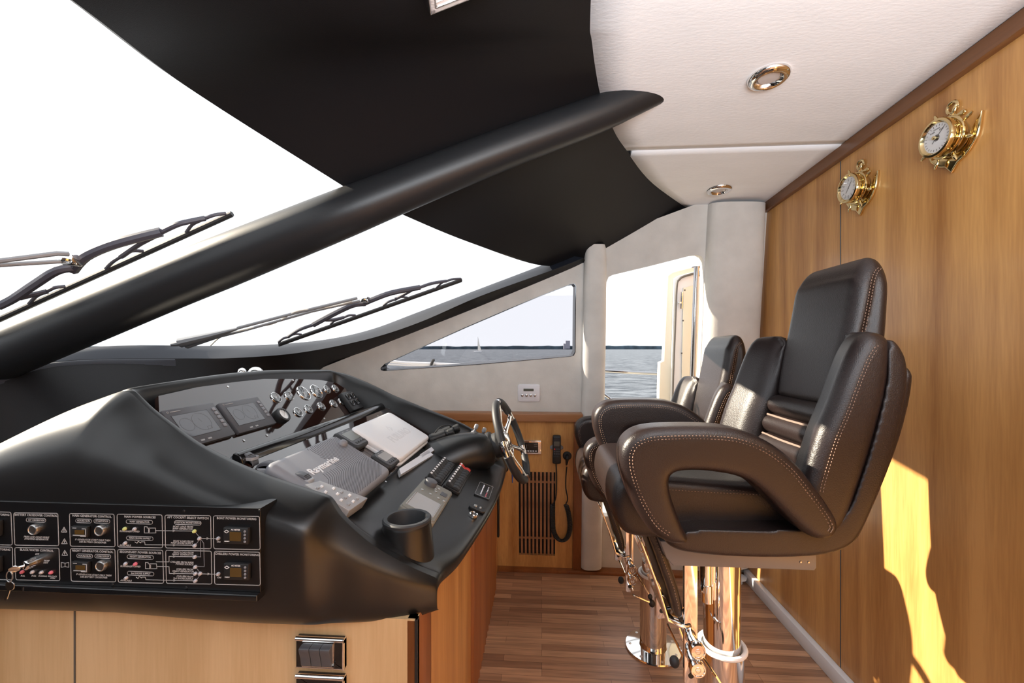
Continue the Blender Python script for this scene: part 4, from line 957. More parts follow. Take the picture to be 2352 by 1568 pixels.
for q in ((925, 433, 'green_led'), (998, 537), (930, 640), (932, 803), (938, 948), (940, 1043), (1008, 1043), (940, 1147), (1268, 537), (1268, 1048)): led(c2px, *q)
for q in ((515, 402), (1467, 415), (1482, 922)):
    p = E(*c1px(*q)); bm = new(); lathe(bm, [(.0102, 0), (.0102, .004), (.0094, .006), (.0080, .0065), (.0076, .0055), (0, .0055)], 28, T(p.x, p.y, 0)); part('push_button', bm, M['steel'], ep)
for q in ((1190, 430), (1200, 935)):
    p = E(*c1px(*q)); bm = new(); rbox(bm, (p.x-.001, p.y, .003), (.034, .020, .006), .001); hmt = part('hour_meter', bm, M['black'], ep)
    bm = new(); rbox(bm, (p.x+.001, p.y, .0062), (.019, .008, .0006)); part('digits_window', bm, M['lcd_brown'], hmt)
    bm = new(); strip(bm, [(p.x+.006, p.y+.0065), (p.x+.0135, p.y+.0065), (p.x+.0135, p.y-.0075), (p.x+.003, p.y-.0075)], .0012, T(0, 0, .0062)); strip(bm, [(p.x-.013, p.y+.0075), (p.x-.006, p.y+.0075)], .001, T(0, 0, .0062)); strip(bm, [(p.x-.012, p.y-.006), (p.x+.011, p.y-.006)], .0015, T(0, 0, .0062)); part('frame_print', bm, M['print'], hmt)
for q in ((1555, 480), (1560, 992)):
    p = E(*c2px(*q)); bm = new(); rbox(bm, (p.x, p.y, .004), (.048, .030, .008), .002); mtr = part('ac_meter', bm, M['black'], ep)
    bm = new(); rbox(bm, (p.x, p.y-.0005, .0083), (.0215, .0165, .0006)); part('display', bm, M['lcd_brown'], mtr)
    for k in range(4):
        bm = new(); lathe(bm, [(.0023, 0), (.0018, .001), (0, .0012)], 10, T(p.x+.0178, p.y+.009-k*.0062, .008)); part('button', bm, M['cover_grey'], mtr)
    bm = text_bm([('AC METER', p.x, p.y+.0115, .0036, 'CENTER', .2), ('masterv', p.x-.0165, p.y-.0095, .0028, 'CENTER', .2)], T(0, 0, .0082), .0001)
    strip(bm, [(p.x-.0215, p.y+.008), (p.x-.017, p.y+.0105), (p.x-.0125, p.y+.008), (p.x-.017, p.y+.0055), (p.x-.0215, p.y+.008)], .001, T(0, 0, .0082), .0001); part('print', bm, M['print_bright'], mtr, smooth=False)
bm = new(); p = E(600*0+10, 1270)
for (x, y) in ((-8, 1195), (-8, 1277)):
    p = E(x+4, y+15); bm = new(); rbox(bm, (p.x, p.y, .004), (.024, .030, .008), .002); part('ac_meter', bm, M['black'], ep)
bm = new()
for q in ((585, 1200), (1620, 1205)):
    bm = new(); p = E(*c1px(*q)); lathe(bm, [(.0026, 0), (.002, .0012), (0, .0014)], 10, T(p.x, p.y, 0)); part('screw', bm, M['black'], ep)
for q in ((803, 1250), (1860, 140), (770, 145)):
    bm = new(); p = E(*c2px(*q)); lathe(bm, [(.0026, 0), (.002, .0012), (0, .0014)], 10, T(p.x, p.y, 0)); part('screw', bm, M['black'], ep)
# key switch and keys
p = E(*c1px(510, 870)); bm = new(); lathe(bm, [(.0095, 0), (.0095, .006), (.0085, .009), (.0085, .016), (.006, .0175), (0, .0175)], 24, T(p.x, p.y, 0)); part('key_switch', bm, M['chrome'], ep)
kt = thing('key_bunch', 'two small keys hanging from the switch of the power panel', 'keys', EM)
bm = new(); prism(bm, rrect(0, 0, .020, .013, .006), -.001, .001, .0004, T(p.x-.014, p.y-.004, .022) @ Matrix.Rotation(.45, 4, 'Z') @ Matrix.Rotation(.5, 4, 'X')); tube(bm, [(p.x-.008, p.y-.001, .020), (p.x, p.y, .016)], .002, 6); part('key', bm, M['chrome'], kt)
q = V((p.x-.024, p.y-.018)); bm = new(); tube(bm, [(q.x+.006*math.cos(a), q.y+.010*math.sin(a), .022) for a in [k*PI/8 for k in range(16)]], .0009, 6, closed=True); part('ring', bm, M['steel'], kt)
bm = new(); K = T(p.x-.025, p.y-.036, .020) @ Matrix.Rotation(-.35, 4, 'Z'); prism(bm, rrect(0, 0, .018, .016, .007), -.001, .001, .0004, K); prism(bm, [(-.003, -.005), (.003, -.005), (.003, -.026), (.0, -.029), (-.003, -.026), (-.0015, -.022), (-.003, -.018), (-.0015, -.015)], -.0009, .0009, 0, K); part('key', bm, M['chrome'], kt)

# ---------------------------------------------------------------- helm chairs (built facing the console, base on the floor)
OX = .477
def S(px, py, Y=.905): p = at(px, py, Y=Y); return V((p.x-OX, p.z))
XZ = frame((0, 0, 0), (1, 0, 0), (0, 0, 1))   # local (u,v,n) -> (x, z, -y)
def side(bm, P, y0, y1, r, seg=5): return prism(bm, P, -y1, -y0, r, XZ, seg)
def sm(P, n=4): return [(q.x, q.y) for q in catmull([(p[0], p[1], 0) for p in P], n, True)]
def stitch(bm, pts, y, L=.0042, gap=.0028, r=.00085):
    P = resample([V((p[0], y, p[1])) for p in pts], 400); acc = 0; on = []; last = P[0]
    tot = 0; seg = []
    for a in P:
        tot += (a-last).length; last = a
        if (tot % (L+gap)) < L: seg.append(a)
        else:
            if len(seg) > 1: tube(bm, [seg[0], seg[-1]], r, 4)
            seg = []
    return bm
armO = [(1560, 1250), (1528, 1243), (1490, 1215), (1455, 1160), (1432, 1100), (1424, 1055), (1430, 1022), (1452, 997), (1490, 983), (1560, 979), (1640, 980), (1700, 988), (1762, 1012), (1820, 1055), (1870, 1115), (1912, 1175), (1924, 1207), (1912, 1232), (1882, 1238), (1850, 1226), (1800, 1180), (1750, 1130), (1705, 1098), (1640, 1084), (1585, 1081), (1550, 1086), (1537, 1104), (1545, 1148), (1566, 1205), (1583, 1243)]
def build_chair():
    ch = thing('helm_chair', '', 'chair', T(OX, 1.17, 0), 'brown leather helm chairs')
    HW = .262
    # wrap around shell
    P = sm([S(*p, Y=.93) for p in ((1530, 1240), (1560, 1268), (1640, 1280), (1760, 1285), (1880, 1281), (1950, 1262), (1990, 1215), (2042, 1085), (2078, 960), (2092, 870), (2085, 815), (2058, 778), (2042, 795), (2040, 870), (2015, 985), (1978, 1105), (1945, 1180), (1890, 1212), (1750, 1218), (1600, 1218))])
    bm = new(); side(bm, P, -.242, .242, .016); sh = part('shell', bm, M['leather'], ch, remesh=.005)
    # seat cushion
    P = sm([(-.30, .86), (-.315, .90), (-.310, .95), (-.285, .975), (-.20, .977), (-.05, .968), (.10, .965), (.16, .94), (.17, .88), (.12, .845), (-.1, .835), (-.26, .837)], 3)
    bm = new(); side(bm, P, -.187, .187, .024); st = part('seat_cushion', bm, M['leather'], ch, remesh=.005)
    bm = new(); stitch(bm, [(-.22, .958), (-.1, .953), (.09, .948)], -.1845); stitch(bm, [(-.22, .952), (-.1, .947), (.09, .942)], -.1863); part('stitching', bm, M['thread'], st)
    # arms
    A_ = sm([S(*p, Y=.905) for p in armO], 3)
    for s in (-1, 1):
        y0, y1 = (-.278, -.190) if s < 0 else (.190, .278)
        bm = new(); side(bm, A_, y0, y1, .020); ar = part('armrest', bm, M['leather'], ch, remesh=.005)
        o = [S(*p, Y=.905) for p in armO[1:18]]; o = catmull([(p[0], p[1], 0) for p in o], 4)
        bm = new()
        for d in (.017, .023):
            q = inset([(p.x, p.y) for p in o]+[S(1640, 1040)], d)[:-1]; stitch(bm, q[1:], y0-.0002)
        part('stitching', bm, M['thread'], ar)
    # backrest core with centre headrest pad
    bm = new(); P = sm([(.15, .87), (.19, 1.0), (.232, 1.12), (.262, 1.21), (.28, 1.235), (.295, 1.20), (.27, 1.08), (.215, .93), (.18, .86)], 4); side(bm, P, -.235, .235, .02); part('back_core', bm, M['leather'], ch, remesh=.005)
    P = sm([(.205, 1.135), (.203, 1.16), (.216, 1.23), (.234, 1.31), (.247, 1.38), (.257, 1.435), (.275, 1.472), (.297, 1.487), (.317, 1.474), (.327, 1.43), (.325, 1.36), (.318, 1.27), (.30, 1.15), (.25, 1.12)], 4)
    bm = new(); side(bm, P, -.134, .134, .026, 6)
    for v in bm.verts:
        t = max(0.0, v.co.z-1.40)/.08; v.co.y *= 1-.13*t*t
        if v.co.z < 1.3 and v.co.x < .26: v.co.y *= 1-.12*min(1, (1.3-v.co.z)/.16)
        if v.co.x < .30: v.co.x -= .010*(1-(v.co.y/.134)**2)*(1 if v.co.x < .26 else 0)
    hr = part('headrest', bm, M['leather'], ch, remesh=.005)
    bm = new()
    for dx in (0, .006):
        Q = resample(catmull([V((x+dx, -.1346, z-dx*.4)) for x, z in ((.2570, 1.30), (.2695, 1.37), (.2785, 1.42), (.289, 1.446), (.303, 1.458))], 5), 240); tot = 0; seg = []; last = Q[0]
        for a in Q:
            a = a.copy(); a.y *= 1-.13*(max(0, a.z-1.40)/.08)**2; tot += (a-last).length; last = a
            if tot % .007 < .0042: seg.append(a)
            else:
                if len(seg) > 1: tube(bm, [seg[0], seg[-1]], .0008, 4)
                seg = []
    part('stitching', bm, M['thread'], hr)
    # lumbar rolls and piping
    for k, (x, z, w) in enumerate(((.204, 1.108, .112), (.187, 1.055, .106), (.170, 1.002, .102))):
        bm = new(); P = [(x+.030*math.cos(a)*1.15, z+.029*math.sin(a)) for a in [k2*PI/10 for k2 in range(20)]]; side(bm, P, -w-.012, w+.012, .020); part('lumbar_roll', bm, M['leather'], ch, remesh=.005)
    bm = new()
    for (x, z, w) in ((.172, 1.080, .108), (.156, 1.027, .104)): tube(bm, [(x, -w, z), (x-.004, 0, z), (x, w, z)], .003, 6)
    part('piping', bm, M['piping'], ch)
    # side bolsters
    W_ = [(.066, .975), (.074, 1.01), (.098, 1.09), (.122, 1.15), (.143, 1.21), (.165, 1.265), (.188, 1.298), (.215, 1.305), (.243, 1.292), (.248, 1.25), (.238, 1.17), (.212, 1.07), (.182, .97), (.152, .89), (.11, .865), (.07, .90)]
    P = sm(W_, 4)
    for s in (-1, 1):
        bm = new(); side(bm, P, *((-.246, -.118) if s < 0 else (.118, .246)), .034, 7)
        for v in bm.verts:
            t = (abs(v.co.y)-.118)/.128
            if v.co.x < .21: v.co.x += .045*max(0, 1-t)**1.5
        bo = part('side_bolster', bm, M['leather'], ch, remesh=.005)
        bm = new(); front = catmull([(p[0], p[1], 0) for p in W_[:8]], 5)
        for d in (.030, .036):
            q = inset([(p.x, p.y) for p in front]+[(.3, 1.0)], d)[1:-2]
            stitch(bm, q, -.2464 if s < 0 else .2464)
        part('stitching', bm, M['thread'], bo)
    # metal seat pan, slide, pedestal
    bm = new(); side(bm, [(-.205, .825), (-.19, .785), (-.175, .769), (.135, .769), (.14, .775), (.14, .83)], -.165, .165, .003, 2); sp = part('seat_pan', bm, M['grey_metal'], ch)
    bm = new()
    for x in (.105, .122): lathe(bm, [(.003, 0), (.002, .0015), (0, .002)], 10, frame((x, -.165, .788), (1, 0, 0), (0, 0, 1)))
    part('bolt', bm, M['steel'], sp)
    bm = new(); lathe(bm, [(.0455, .40), (.0455, .80)], 40); part('pedestal_post', bm, M['chrome'], ch)
    bm = new(); lathe(bm, [(.0, .0), (.112, 0), (.114, .004), (.112, .009), (.056, .012), (.054, .02), (.054, .475), (.046, .477)], 48); pb = part('pedestal_base', bm, M['chrome'], ch)
    bm = new()
    for k in range(7):
        a = 2*PI*k/7+.35; lathe(bm, [(.006, 0), (.0055, .002), (.003, .002), (.0025, .0008), (0, .0008)], 12, T(.094*math.cos(a), .094*math.sin(a), .0095))
    part('bolt', bm, M['steel'], pb)
    bm = new(); tube(bm, [(.056*math.cos(k*PI/16), .056*math.sin(k*PI/16), .482) for k in range(32)], .0062, 10, closed=True); part('collar_ring', bm, M['white'], ch)
    bm = new(); tube(bm, [(-.052, -.03, .77), (-.052, -.03, .64)], .016, 16); tube(bm, [(-.050, -.034, .66), (-.050, -.034, .615)], .014, 14); part('gas_strut', bm, M['chrome'], ch)
    # footrest guide bars and clamps
    for s in (-1, 1):
        y = -.125 if s < 0 else .125
        Mx = frame((-.124, y, .625), (1, 0, 0), V((.09, 0, 1))); bm = new(); prism(bm, rrect(0, 0, .031, .31, .008), -.006, .006, .0015, Mx)
        gb = part('guide_bar', bm, M['chrome'], ch)
        bm = new(); lathe(bm, [(.0065, .0065), (0, .0066)], 14, Mx @ T(.0, -.132, 0)); part('hole', bm, M['black'], gb)
        if s < 0:
            for dz in (-.050, -.092):
                bm = new(); Mk = Mx @ T(.004, dz, 0); lathe(bm, [(.013, .006), (.013, .022), (.0175, .026), (.0178, .040), (.016, .044), (.0135, .044), (.0125, .042), (0, .042)], 28, Mk); kn = part('clamp_knob', bm, M['chrome'], ch)
                bm = new(); strip(bm, [(.006*math.cos(k*.7), .006*math.sin(k*.7)) for k in range(10)], .0016, Mk @ T(0, 0, .0422)); strip(bm, [(-.005, 0), (.005, 0)], .0016, Mk @ T(0, 0, .0422)); part('crest', bm, M['steel'], kn)
    bm = new(); tube(bm, [(-.12, -.16, .478), (-.075, -.165, .462), (-.05, -.165, .452)], .0042, 8); tube(bm, [(-.10, -.06, .53), (-.07, -.14, .50), (-.052, -.15, .472)], .0035, 8); tube(bm, [(-.14, .0, .53), (-.125, -.10, .50)], .0035, 8); lv = part('release_lever', bm, M['chrome'], ch)
    for c, r in (((-.046, -.165, .450), .012), ((-.050, -.152, .468), .009), ((-.150, -.09, .495), .012)):
        bm = new(); lathe(bm, [(r*math.cos(k*PI/8-PI/2), r*1.2*math.sin(k*PI/8-PI/2)) for k in range(9)], 16, T(*c)); part('ball_knob', bm, M['rubber'], lv)
    # footrest: padded board in a chrome tray
    fo = [S(1452, 1150, Y=1.04), S(1463, 1180, Y=1.04), S(1490, 1240, Y=1.04), S(1530, 1350, Y=1.04), S(1548, 1412, Y=1.04), S(1566, 1426, Y=1.04), S(1572, 1405, Y=1.04), S(1560, 1350, Y=1.04), S(1528, 1262, Y=1.04), S(1502, 1190, Y=1.04), S(1480, 1160, Y=1.04)]
    bm = new(); side(bm, sm(fo, 3), -.128, .07, .010)
    for v in bm.verts:
        if v.co.y > 0: v.co.y *= 1-.35*max(0, min(1, (.80-v.co.z)/.18))
    ft = part('footrest_pad', bm, M['leather'], ch, remesh=.005)
    bm = new(); stitch(bm, [S(1490, 1195, Y=1.04), S(1515, 1262, Y=1.04), S(1548, 1350, Y=1.04), S(1560, 1400, Y=1.04)], -.1285); part('stitching', bm, M['thread'], ft)
    tr = [S(1462, 1205, Y=1.04), S(1482, 1250, Y=1.04), S(1520, 1352, Y=1.04), S(1540, 1422, Y=1.04), S(1570, 1436, Y=1.04), S(1590, 1432, Y=1.04)]
    bm = new(); rows = []
    for y in (-.135, -.1, -.03, .05):
        rows.append([V((p.x-.004, y*(1 if y < 0 else 1-.35*max(0, min(1, (.80-p.y)/.18))), p.y)) for p in tr])
    grid(bm, rows); part('footrest_tray', bm, M['chrome'], ch, solid=.006)
    bm = new(); tube(bm, [(-.155, -.06, .63), (-.125, -.08, .54)], .004, 8); tube(bm, [(-.16, -.11, .70), (-.13, -.125, .60)], .004, 8); part('link_rod', bm, M['chrome'], ch)
    return ch
c1_ = build_chair(); c1_['label'] = 'brown leather helm chair farther from the doorway, its seat set higher'
c2_ = copy_tree(c1_); c2_.location = (.47, 1.845, 0); c2_['label'] = 'brown leather helm chair beside the doorway, its seat set lower'
for o in c2_.children:
    if not o.name.startswith(('pedestal_base', 'collar_ring')): o.location.z -= .165
# the lower chair's own base disc stays on the floor; its tube is shortened
for o in c2_.children:
    if o.name.startswith('pedestal_base'):
        o.data = o.data.copy()
        for v in o.data.vertices:
            if v.co.z > .3: v.co.z -= .165
    if o.name.startswith('collar_ring'): o.location.z -= .165

# ---------------------------------------------------------------- brass clock and barometer on the wood wall
def wall_clock(cy, cz, label, cat, name, black_hub):
    Mc = frame((RX, cy, cz), (0, -1, 0), (0, 0, 1)) @ Matrix.Diagonal((1, 1, .78, 1)); t = thing(name, label, cat, Mc, 'brass anchor instruments on the wood wall')
    # anchor backplate: ring, shank, stock, crescent
    bm = new(); tube(bm, [(.015*math.cos(k*PI/12), .082+.015*math.sin(k*PI/12), .006) for k in range(24)], .0045, 10, closed=True); part('anchor_ring', bm, M['brass'], t)
    bm = new(); P = catmull([(-.007, .068), (-.012, .058), (-.032, .060), (-.038, .052), (-.030, .046), (-.010, .047), (-.009, .0), (-.009, -.07), (.009, -.07), (.009, .0), (.010, .047), (.030, .046), (.038, .052), (.032, .060), (.012, .058), (.007, .068)], 3, True); prism(bm, [(p.x, p.y) for p in P], 0, .010, .003); part('anchor_shank', bm, M['brass'], t)
    bm = new(); o = []; 
    for k in range(13):
        a = math.radians(-170+160*k/12); o.append((.078*math.cos(a), .01+.088*math.sin(a)*(1 if abs(k-6) > 0 else 1.09)))
    i = []
    for k in range(13):
        a = math.radians(-165+150*k/12); i.append((.056*math.cos(a), .012+.062*math.sin(a)))
    P = [(-.082, .030)]+o[:6]+[(0, -.098)]+o[7:]+[(.082, .030)]+i[::-1]; prism(bm, P, 0, .012, .004); part('anchor_crescent', bm, M['brass'], t)
    # ship's wheel behind the drum
    bm = new(); tube(bm, [(.050*math.cos(k*PI/18), .050*math.sin(k*PI/18), .030) for k in range(36)], .0055, 10, closed=True); w = part('wheel_ring', bm, M['brass'], t)
    for k in range(8):
        a = PI/8+k*PI/4; d = V((math.cos(a), math.sin(a), 0)); u = V((-d.y, d.x, 0)); bm = new()
        Mh = Matrix.Identity(4)
        for r_, (c0, c1, c2) in enumerate(zip(u, V((0, 0, 1)), d)): Mh[r_][0], Mh[r_][1], Mh[r_][2] = c0, c1, c2
        lathe(bm, [(.004, .040), (.005, .050), (.003, .056), (.005, .062), (.0055, .072), (.003, .081), (0, .082)], 10, T(0, 0, .030) @ Mh); part('wheel_handle', bm, M['brass'], w)
    bm = new(); lathe(bm, [(.042, .004), (.042, .040), (.046, .044), (.050, .048), (.052, .060), (.050, .066), (.044, .067), (.040, .060), (.038, .058)], 44); part('drum', bm, M['brass'], t)
    bm = new(); lathe(bm, [(.0395, .0585), (0, .0585)], 40); dl = part('dial', bm, M['dial'], t)
    bm = new()
    for k in range(24 if black_hub else 12):
        a = k*2*PI/(24 if black_hub else 12); strip(bm, [(.031*math.cos(a), .031*math.sin(a)), (.035*math.cos(a), .035*math.sin(a))], .0012, T(0, 0, .0588))
    if black_hub: bm2 = text_bm([('RAIN', -.012, .018, .006), ('CHANGE', 0, .024, .005), ('FAIR', .014, .018, .006)], T(0, 0, .0587), .0001, bm)
    else: text_bm([(str(k), .027*math.sin(k*PI/6), .027*math.cos(k*PI/6), .007) for k in range(1, 13)], T(0, 0, .0587), .0001, bm)
    part('dial_print', bm, M['black'], dl, smooth=False)
    bm = new(); hands = ((0.9, .026), (-2.2, .018)) if not black_hub else ((.75, .030), (-2.4, .016))
    for a, l in hands: strip(bm, [(0, 0), (l*math.cos(a), l*math.sin(a))], .0016, T(0, 0, .060), .0003)
    lathe(bm, [(.009 if black_hub else .002, .0588), (.008 if black_hub else .0015, .0605), (0, .0605)], 20); part('hands', bm, M['black'], dl)
    if black_hub:
        bm = new(); lathe(bm, [(.005, .064), (.005, .070), (.003, .072), (0, .072)], 14, T(-.0, .0, 0)); part('set_knob', bm, M['brass'], t)
    bm = new(); lathe(bm, [(.040, .0625), (0, .0635)], 36); part('glass', bm, M['dome'], t)
pc = at(2174, 316, X=RX-.02); wall_clock(pc.y, pc.z, 'brass barometer in an anchor and ship wheel frame, farther from the doorway', 'barometer', 'wall_barometer', True)
pc = at(1966, 432, X=RX-.02); wall_clock(pc.y, pc.z, 'brass clock in an anchor and ship wheel frame, nearer the doorway', 'clock', 'wall_clock', False)

# ---------------------------------------------------------------- ceiling spots
for (px, py, lab) in ((1766, 175, 'round chrome ceiling spotlight on the larger white panel'), (1652, 432, 'round chrome ceiling spotlight on the far cream panel')):
    c = onceil(px, py); Mc = frame((c.x, c.y, c.z-.001-(0 if c.y < SEAM else .004)), (1, 0, 0), V((0, -1, .05))); t = thing('ceiling_spotlight', lab, 'light', Mc, 'chrome spots in the white ceiling')
    bm = new(); lathe(bm, [(.055, -.002), (.055, .004), (.051, .010), (.043, .014), (.036, .013), (.031, .006), (.029, .0)], 44); part('bezel', bm, M['chrome'], t)
    bm = new(); lathe(bm, [(.029, .001), (.027, .0045), (.020, .0055), (0, .006)], 32); part('lens', bm, M['lens'], t)
# rectangular crystal edged light on the black lining, cut off by the top of the frame
h0, cA = V((-.63, .6, 1.728)), V((.075, .6, zc(.6)))
du = (cA-h0).normalized(); nn = du.cross(V((0, 1, 0))); nn = nn if nn.z < 0 else -nn
P0 = h0+nn*.03
k0, k1, k2 = onp(989, 36, P0, nn), onp(1075, 2, P0, nn), onp(974, -4, P0, nn)
ua = (k1-k0).normalized(); va = (k2-k0); va = (va-ua*va.dot(ua)).normalized(); Mc = frame(k0, ua, va)
t = thing('ceiling_lamp', 'square ceiling lamp with a sparkling crystal rim, cut off at the top edge', 'light', Mc)
sgn = -1 if Mc.col[2].xyz.dot(nn) > 0 else 1
W_ = .15
def ring2(o, i, z0, z1, r=.001):
    bm = new(); 
    for (cx, cy, w, h) in ((W_/2, o+i, W_-2*o, 2*i), (W_/2, W_-o-i, W_-2*o, 2*i), (o+i, W_/2, 2*i, W_-2*o), (W_-o-i, W_/2, 2*i, W_-2*o)): rbox(bm, (cx, cy, (z0+z1)/2), (w, h, abs(z1-z0)), r)
    return bm
part('frame', ring2(0, .0012, sgn*.03, 0), M['chrome'], t)
part('crystal_band', ring2(.0024, .0042, sgn*.028, sgn*-.001), M['crystal'], t)
part('inner_frame', ring2(.011, .0014, sgn*.03, sgn*-.002), M['chrome'], t)
bm = new(); rbox(bm, (W_/2, W_/2, sgn*.012), (W_-.028, W_-.028, .012), .002); part('diffuser', bm, M['lens'], t)

# ---------------------------------------------------------------- fittings on the starboard wall
def wallM(px, py, off=0): p = sw(px, py, off); return frame(p, (1, 0, 0), V((0, -LEAN, 1)))
t = thing('thermostat', 'silver control plate with small display and four round buttons on the suede wall', 'control panel', wallM(1215, 902))
w, h = sw(1240, 902).x-sw(1189, 902).x, .098
bm = new(); prism(bm, rrect(0, 0, w, h, .012), 0, .006, .003); part('plate', bm, M['alu'], t)
bm = new(); prism(bm, rrect(-.002, .018, w*.46, .014, .001), .006, .0066, 0); part('display', bm, M['lcd_dark'], t, smooth=False)
for k in range(4):
    bm = new(); lathe(bm, [(.0075, .006), (.0072, .010), (.004, .012), (0, .0125)], 16, T((k-1.5)*w*.19-.002, -.012, 0)); part('button', bm, M['steel'], t)
bm = new(); strip(bm, [(-.03, -.035), (.028, -.035)], .0014, T(0, 0, .0062)); part('print', bm, M['print_bright'], t)
t = thing('panel_radio', 'small black radio with a chrome surround set in the wood panel', 'radio', wallM(1222, 1023, .02))
w = sw(1243, 1023).x-sw(1200, 1023).x; h = .078
bm = new(); prism(bm, rrect(0, 0, w, h, .003), 0, .012, .003); part('surround', bm, M['chrome'], t)
bm = new(); prism(bm, rrect(-.006, 0, w*.78, h*.72, .003), .012, .016, .002); part('front', bm, M['gloss_black'], t)
for k in range(5):
    bm = new(); rbox(bm, (-.034+.014*k, -.018, .0168), (.010, .006, .002), .0005); part('key', bm, M['alu'], t)
bm = new(); strip(bm, [(.012, .018), (.03, .018)], .001, T(0, 0, .0162)); strip(bm, [(.012, .008), (.03, .008)], .001, T(0, 0, .0162)); strip(bm, [(-.03, .018), (-.028, -.005)], .001, T(0, 0, .0162)); part('print', bm, M['print'], t)
# handset
t = thing('radio_handset', 'black radio handset with keypad held in a wall bracket', 'handset', wallM(1278, 1024, .02))
bm = new(); prism(bm, [(-.036, .006), (-.022, .016), (.022, .016), (.036, .006), (.036, -.004), (.022, -.01), (-.022, -.01), (-.036, -.004)], 0, .014, .003); part('bracket', bm, M['cover_grey'], t)
P = catmull([(-.022, .064), (-.016, .076), (.016, .076), (.022, .064), (.022, .01), (.021, -.02), (.023, -.062), (.018, -.078), (-.018, -.078), (-.023, -.062), (-.021, -.02), (-.022, .01)], 3, True)
bm = new(); prism(bm, [(p.x, p.y) for p in P], .012, .045, .008); b_ = part('body', bm, M['rubber'], t)
bm = new(); prism(bm, rrect(0, .036, .030, .026, .003), .0450, .0458, 0); part('display', bm, M['lcd_dark'], b_, smooth=False)
for r in range(3):
    for k in range(3):
        bm = new(); rbox(bm, (-.012+.012*k, .006-.013*r, .0465), (.008, .007, .003), .001); part('key', bm, M['red'] if (r, k) == (0, 0) else M['slate'], t)
bm = new(); prism(bm, rrect(0, -.052, .040, .036, .008), .0445, .047, .002); strip(bm, [(-.012, -.040), (.012, -.040)], .003, T(0, 0, .047)); part('mouthpiece', bm, M['black'], b_)
t2 = thing('cable_socket', 'round black cable socket beside the radio handset', 'socket', wallM(1302, 1043, .02))
bm = new(); lathe(bm, [(.024, 0), (.024, .006), (.018, .010), (.010, .010), (.010, .022), (0, .022)], 28); part('socket', bm, M['rubber'], t2)
bm = new(); tube(bm, [(0, 0, .022), (-.001, -.004, .03), (-.003, -.03, .026), (-.004, -.045, .018)], [.010, .010, .007, .005], 12); part('plug', bm, M['black'], t2)
tc = thing('coiled_cable', 'black coiled cable looping below the radio handset', 'cable', wallM(1290, 1150, .02))
bm = new(); pts = [sw(x, y, .035) for x, y in ((1301, 1066), (1299, 1090), (1299, 1115), (1303, 1138), (1299, 1150))]; tube(bm, catmull(pts, 5), .0035, 8)
pts = [sw(x, y, .035) for x, y in ((1277, 1060), (1278, 1090), (1277, 1130), (1273, 1145), (1269, 1150))]; tube(bm, catmull(pts, 5), .0035, 8); part('straight_lead', bm, M['rubber'], tc, world=True)
pts = resample(catmull([sw(x, y, .045) for x, y in ((1269, 1150), (1269, 1180), (1271, 1208), (1280, 1226), (1292, 1231), (1303, 1222), (1308, 1200), (1305, 1170), (1299, 1150))], 10), 56*8)
bm = new(); tube(bm, [p+V((.011*math.cos(k*2*PI/8), .004*math.sin(k*2*PI/8)*0, .011*math.sin(k*2*PI/8)*.0))+WN*(.011*math.sin(k*2*PI/8)) for k, p in enumerate(pts)], .0036, 6); part('coil', bm, M['rubber'], tc, world=True)
# white floor disc by the baseboard (foot of a small stand) behind the near chair
c = at(1696, 1325, Z=.03)
t = thing('floor_socket', 'small round pale disc on the floor beside the white baseboard', 'floor fitting', T(c.x, c.y, 0))
bm = new(); lathe(bm, [(0, 0), (.02, 0), (.02, .025), (.04, .027), (.041, .034), (0, .038)], 28); part('disc', bm, M['white'], t)

# ---------------------------------------------------------------- wipers outside the glass
def wiper(name, label, g, arm, tip, frm, rub, hose, park=None):
    t = thing(name, label, 'wiper', T(*g(*rub[0])), 'windscreen wipers')
    bm = new()
    for a in arm: tube(bm, [g(*p) for p in a[0]], a[1], 8)
    part('arm', bm, M['arm_grey'], t, world=True)
    bm = new(); 
    for pts, r in frm: tube(bm, catmull([g(*p) for p in pts], 4) if len(pts) > 2 else [g(*p) for p in pts], r, 8)
    part('blade_frame', bm, M['wiper'], t, world=True)
    bm = new(); tube(bm, [g(*p) for p in rub], .0075, 8); tube(bm, [g(p[0], p[1]+4) for p in rub], .005, 8); part('rubber_blade', bm, M['rubber'], t, world=True)
    bm = new(); rbox(bm, g(*tip), (.035, .03, .03), .005); lathe(bm, [(.008, -.03), (.008, .03), (0, .032)], 10, T(*g(*tip)) @ Matrix.Rotation(PI/2, 4, 'X')); part('pivot', bm, M['chrome'], t, world=True)
    if hose: bm = new(); tube(bm, catmull([g(*p) for p in hose], 5), .003, 6); part('washer_hose', bm, M['cable_white'], t, world=True)
    if park: bm = new(); [tube(bm, [g(*p) for p in q[0]], q[1], 10, flat=.6) for q in park]; part('arm_base', bm, M['arm_grey'], t, world=True)
GP, GN = V((-.58, 1.24, 1.765+.02)), V((-.42, 0, 1)).normalized()
def g1(px, py): return onp(px, py, GP, GN)
def z1(pts): return [(x*600/2138, 440+y*440/1568) for x, y in pts]
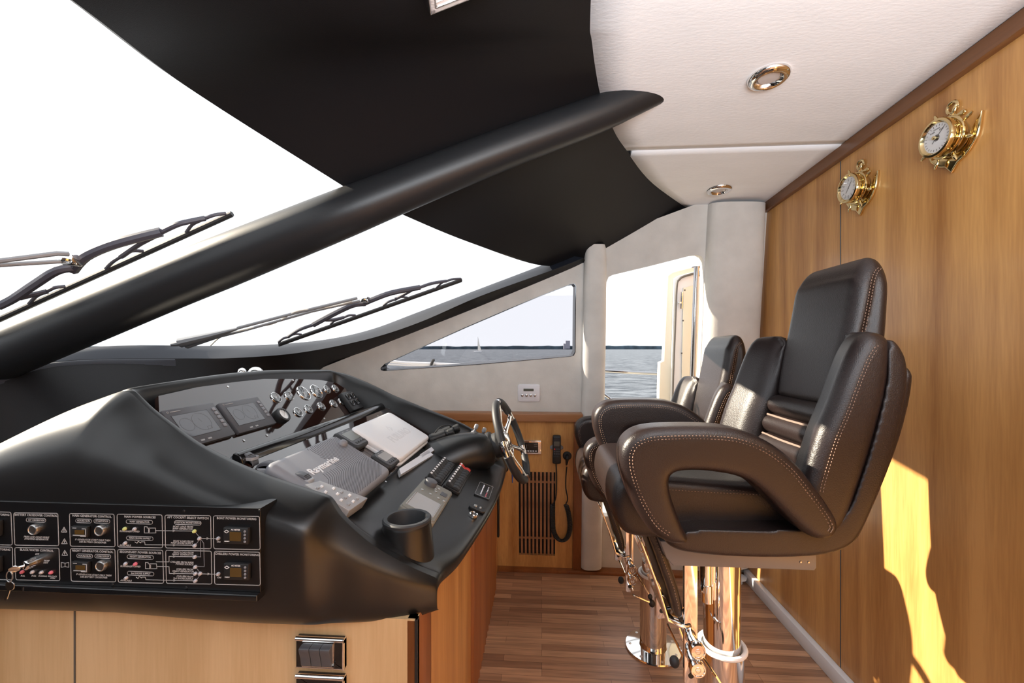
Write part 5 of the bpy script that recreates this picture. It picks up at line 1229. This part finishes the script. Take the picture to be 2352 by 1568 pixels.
wiper('windscreen_wiper', 'dark wiper with twin silver arms on the near windscreen pane', g1,
      [(z1([(-300, 620), (0, 565), (470, 505), (560, 510)]), .0065), (z1([(-300, 640), (0, 600), (500, 570)]), .0055)], z1([(590, 560)])[0],
      [(z1([(600, 640), (700, 530), (900, 440), (1150, 370), (1320, 330)]), [.013]*17), (z1([(1310, 335), (1450, 270), (1570, 240), (1680, 218)]), .0075), (z1([(1680, 218), (1760, 190), (1850, 178)]), .005), (z1([(1640, 235), (1570, 270), (1525, 330)]), .005),
       (z1([(1300, 345), (1190, 400), (1120, 440), (990, 530)]), .0075), (z1([(990, 530), (920, 575), (868, 628)]), .005), (z1([(1000, 520), (1080, 485), (1170, 487)]), .005),
       (z1([(640, 620), (480, 640), (300, 750), (120, 870), (-10, 935)]), .012), (z1([(160, 870), (280, 840), (385, 815)]), .0075), (z1([(385, 815), (450, 785), (535, 775)]), .005), (z1([(350, 830), (290, 860), (240, 915)]), .005), (z1([(-10, 940), (-150, 1030), (-300, 1150)]), .008)],
      z1([(-300, 1165), (0, 1040), (1900, 180)]), None, None)
Gq = V((-1.58, 1.5, 1.273+.03)); GN2 = V((-.42, .292, 1)).normalized()
def g2(px, py): return onp(px, py, Gq, GN2)
def z2(pts): return [(380+x*720/2352, 600+y*300/980) for x, y in pts]
wiper('windscreen_wiper', 'dark wiper with twin silver arms on the far windscreen pane', g2,
      [(z2([(540, 500), (1000, 380), (1440, 275)]), .007), (z2([(620, 510), (1100, 375), (1460, 295)]), .006)], z2([(1500, 285)])[0],
      [(z2([(1480, 320), (1560, 285), (1700, 235), (1910, 195)]), .013), (z2([(1910, 195), (2000, 165), (2110, 147)]), .008), (z2([(2110, 147), (2160, 133), (2215, 130)]), .006), (z2([(2080, 155), (2050, 180), (2025, 205)]), .006), (z2([(1850, 215), (1780, 255), (1720, 287)]), .008), (z2([(1720, 287), (1670, 305), (1635, 332)]), .006), (z2([(1720, 280), (1770, 268), (1815, 270)]), .005),
       (z2([(1500, 315), (1400, 330), (1250, 400), (1110, 475)]), .013), (z2([(1110, 475), (1000, 515), (920, 567)]), .008), (z2([(920, 567), (880, 580), (850, 605)]), .006), (z2([(940, 555), (980, 545), (1020, 548)]), .005), (z2([(1200, 440), (1260, 438), (1340, 420)]), .008), (z2([(1340, 420), (1380, 405), (1425, 405)]), .006), (z2([(1320, 430), (1270, 445), (1240, 470)]), .006)],
      z2([(850, 620), (2225, 135)]), z2([(340, 630), (430, 560), (640, 500), (800, 470), (900, 420), (1000, 370), (1240, 340), (1400, 300)]),
      [(z2([(110, 610), (330, 560), (540, 505)]), [.035, .026, .010]), (z2([(160, 635), (400, 560), (620, 515)]), [.02, .015, .006]), (z2([(40, 625), (110, 615)]), [.012, .02])])
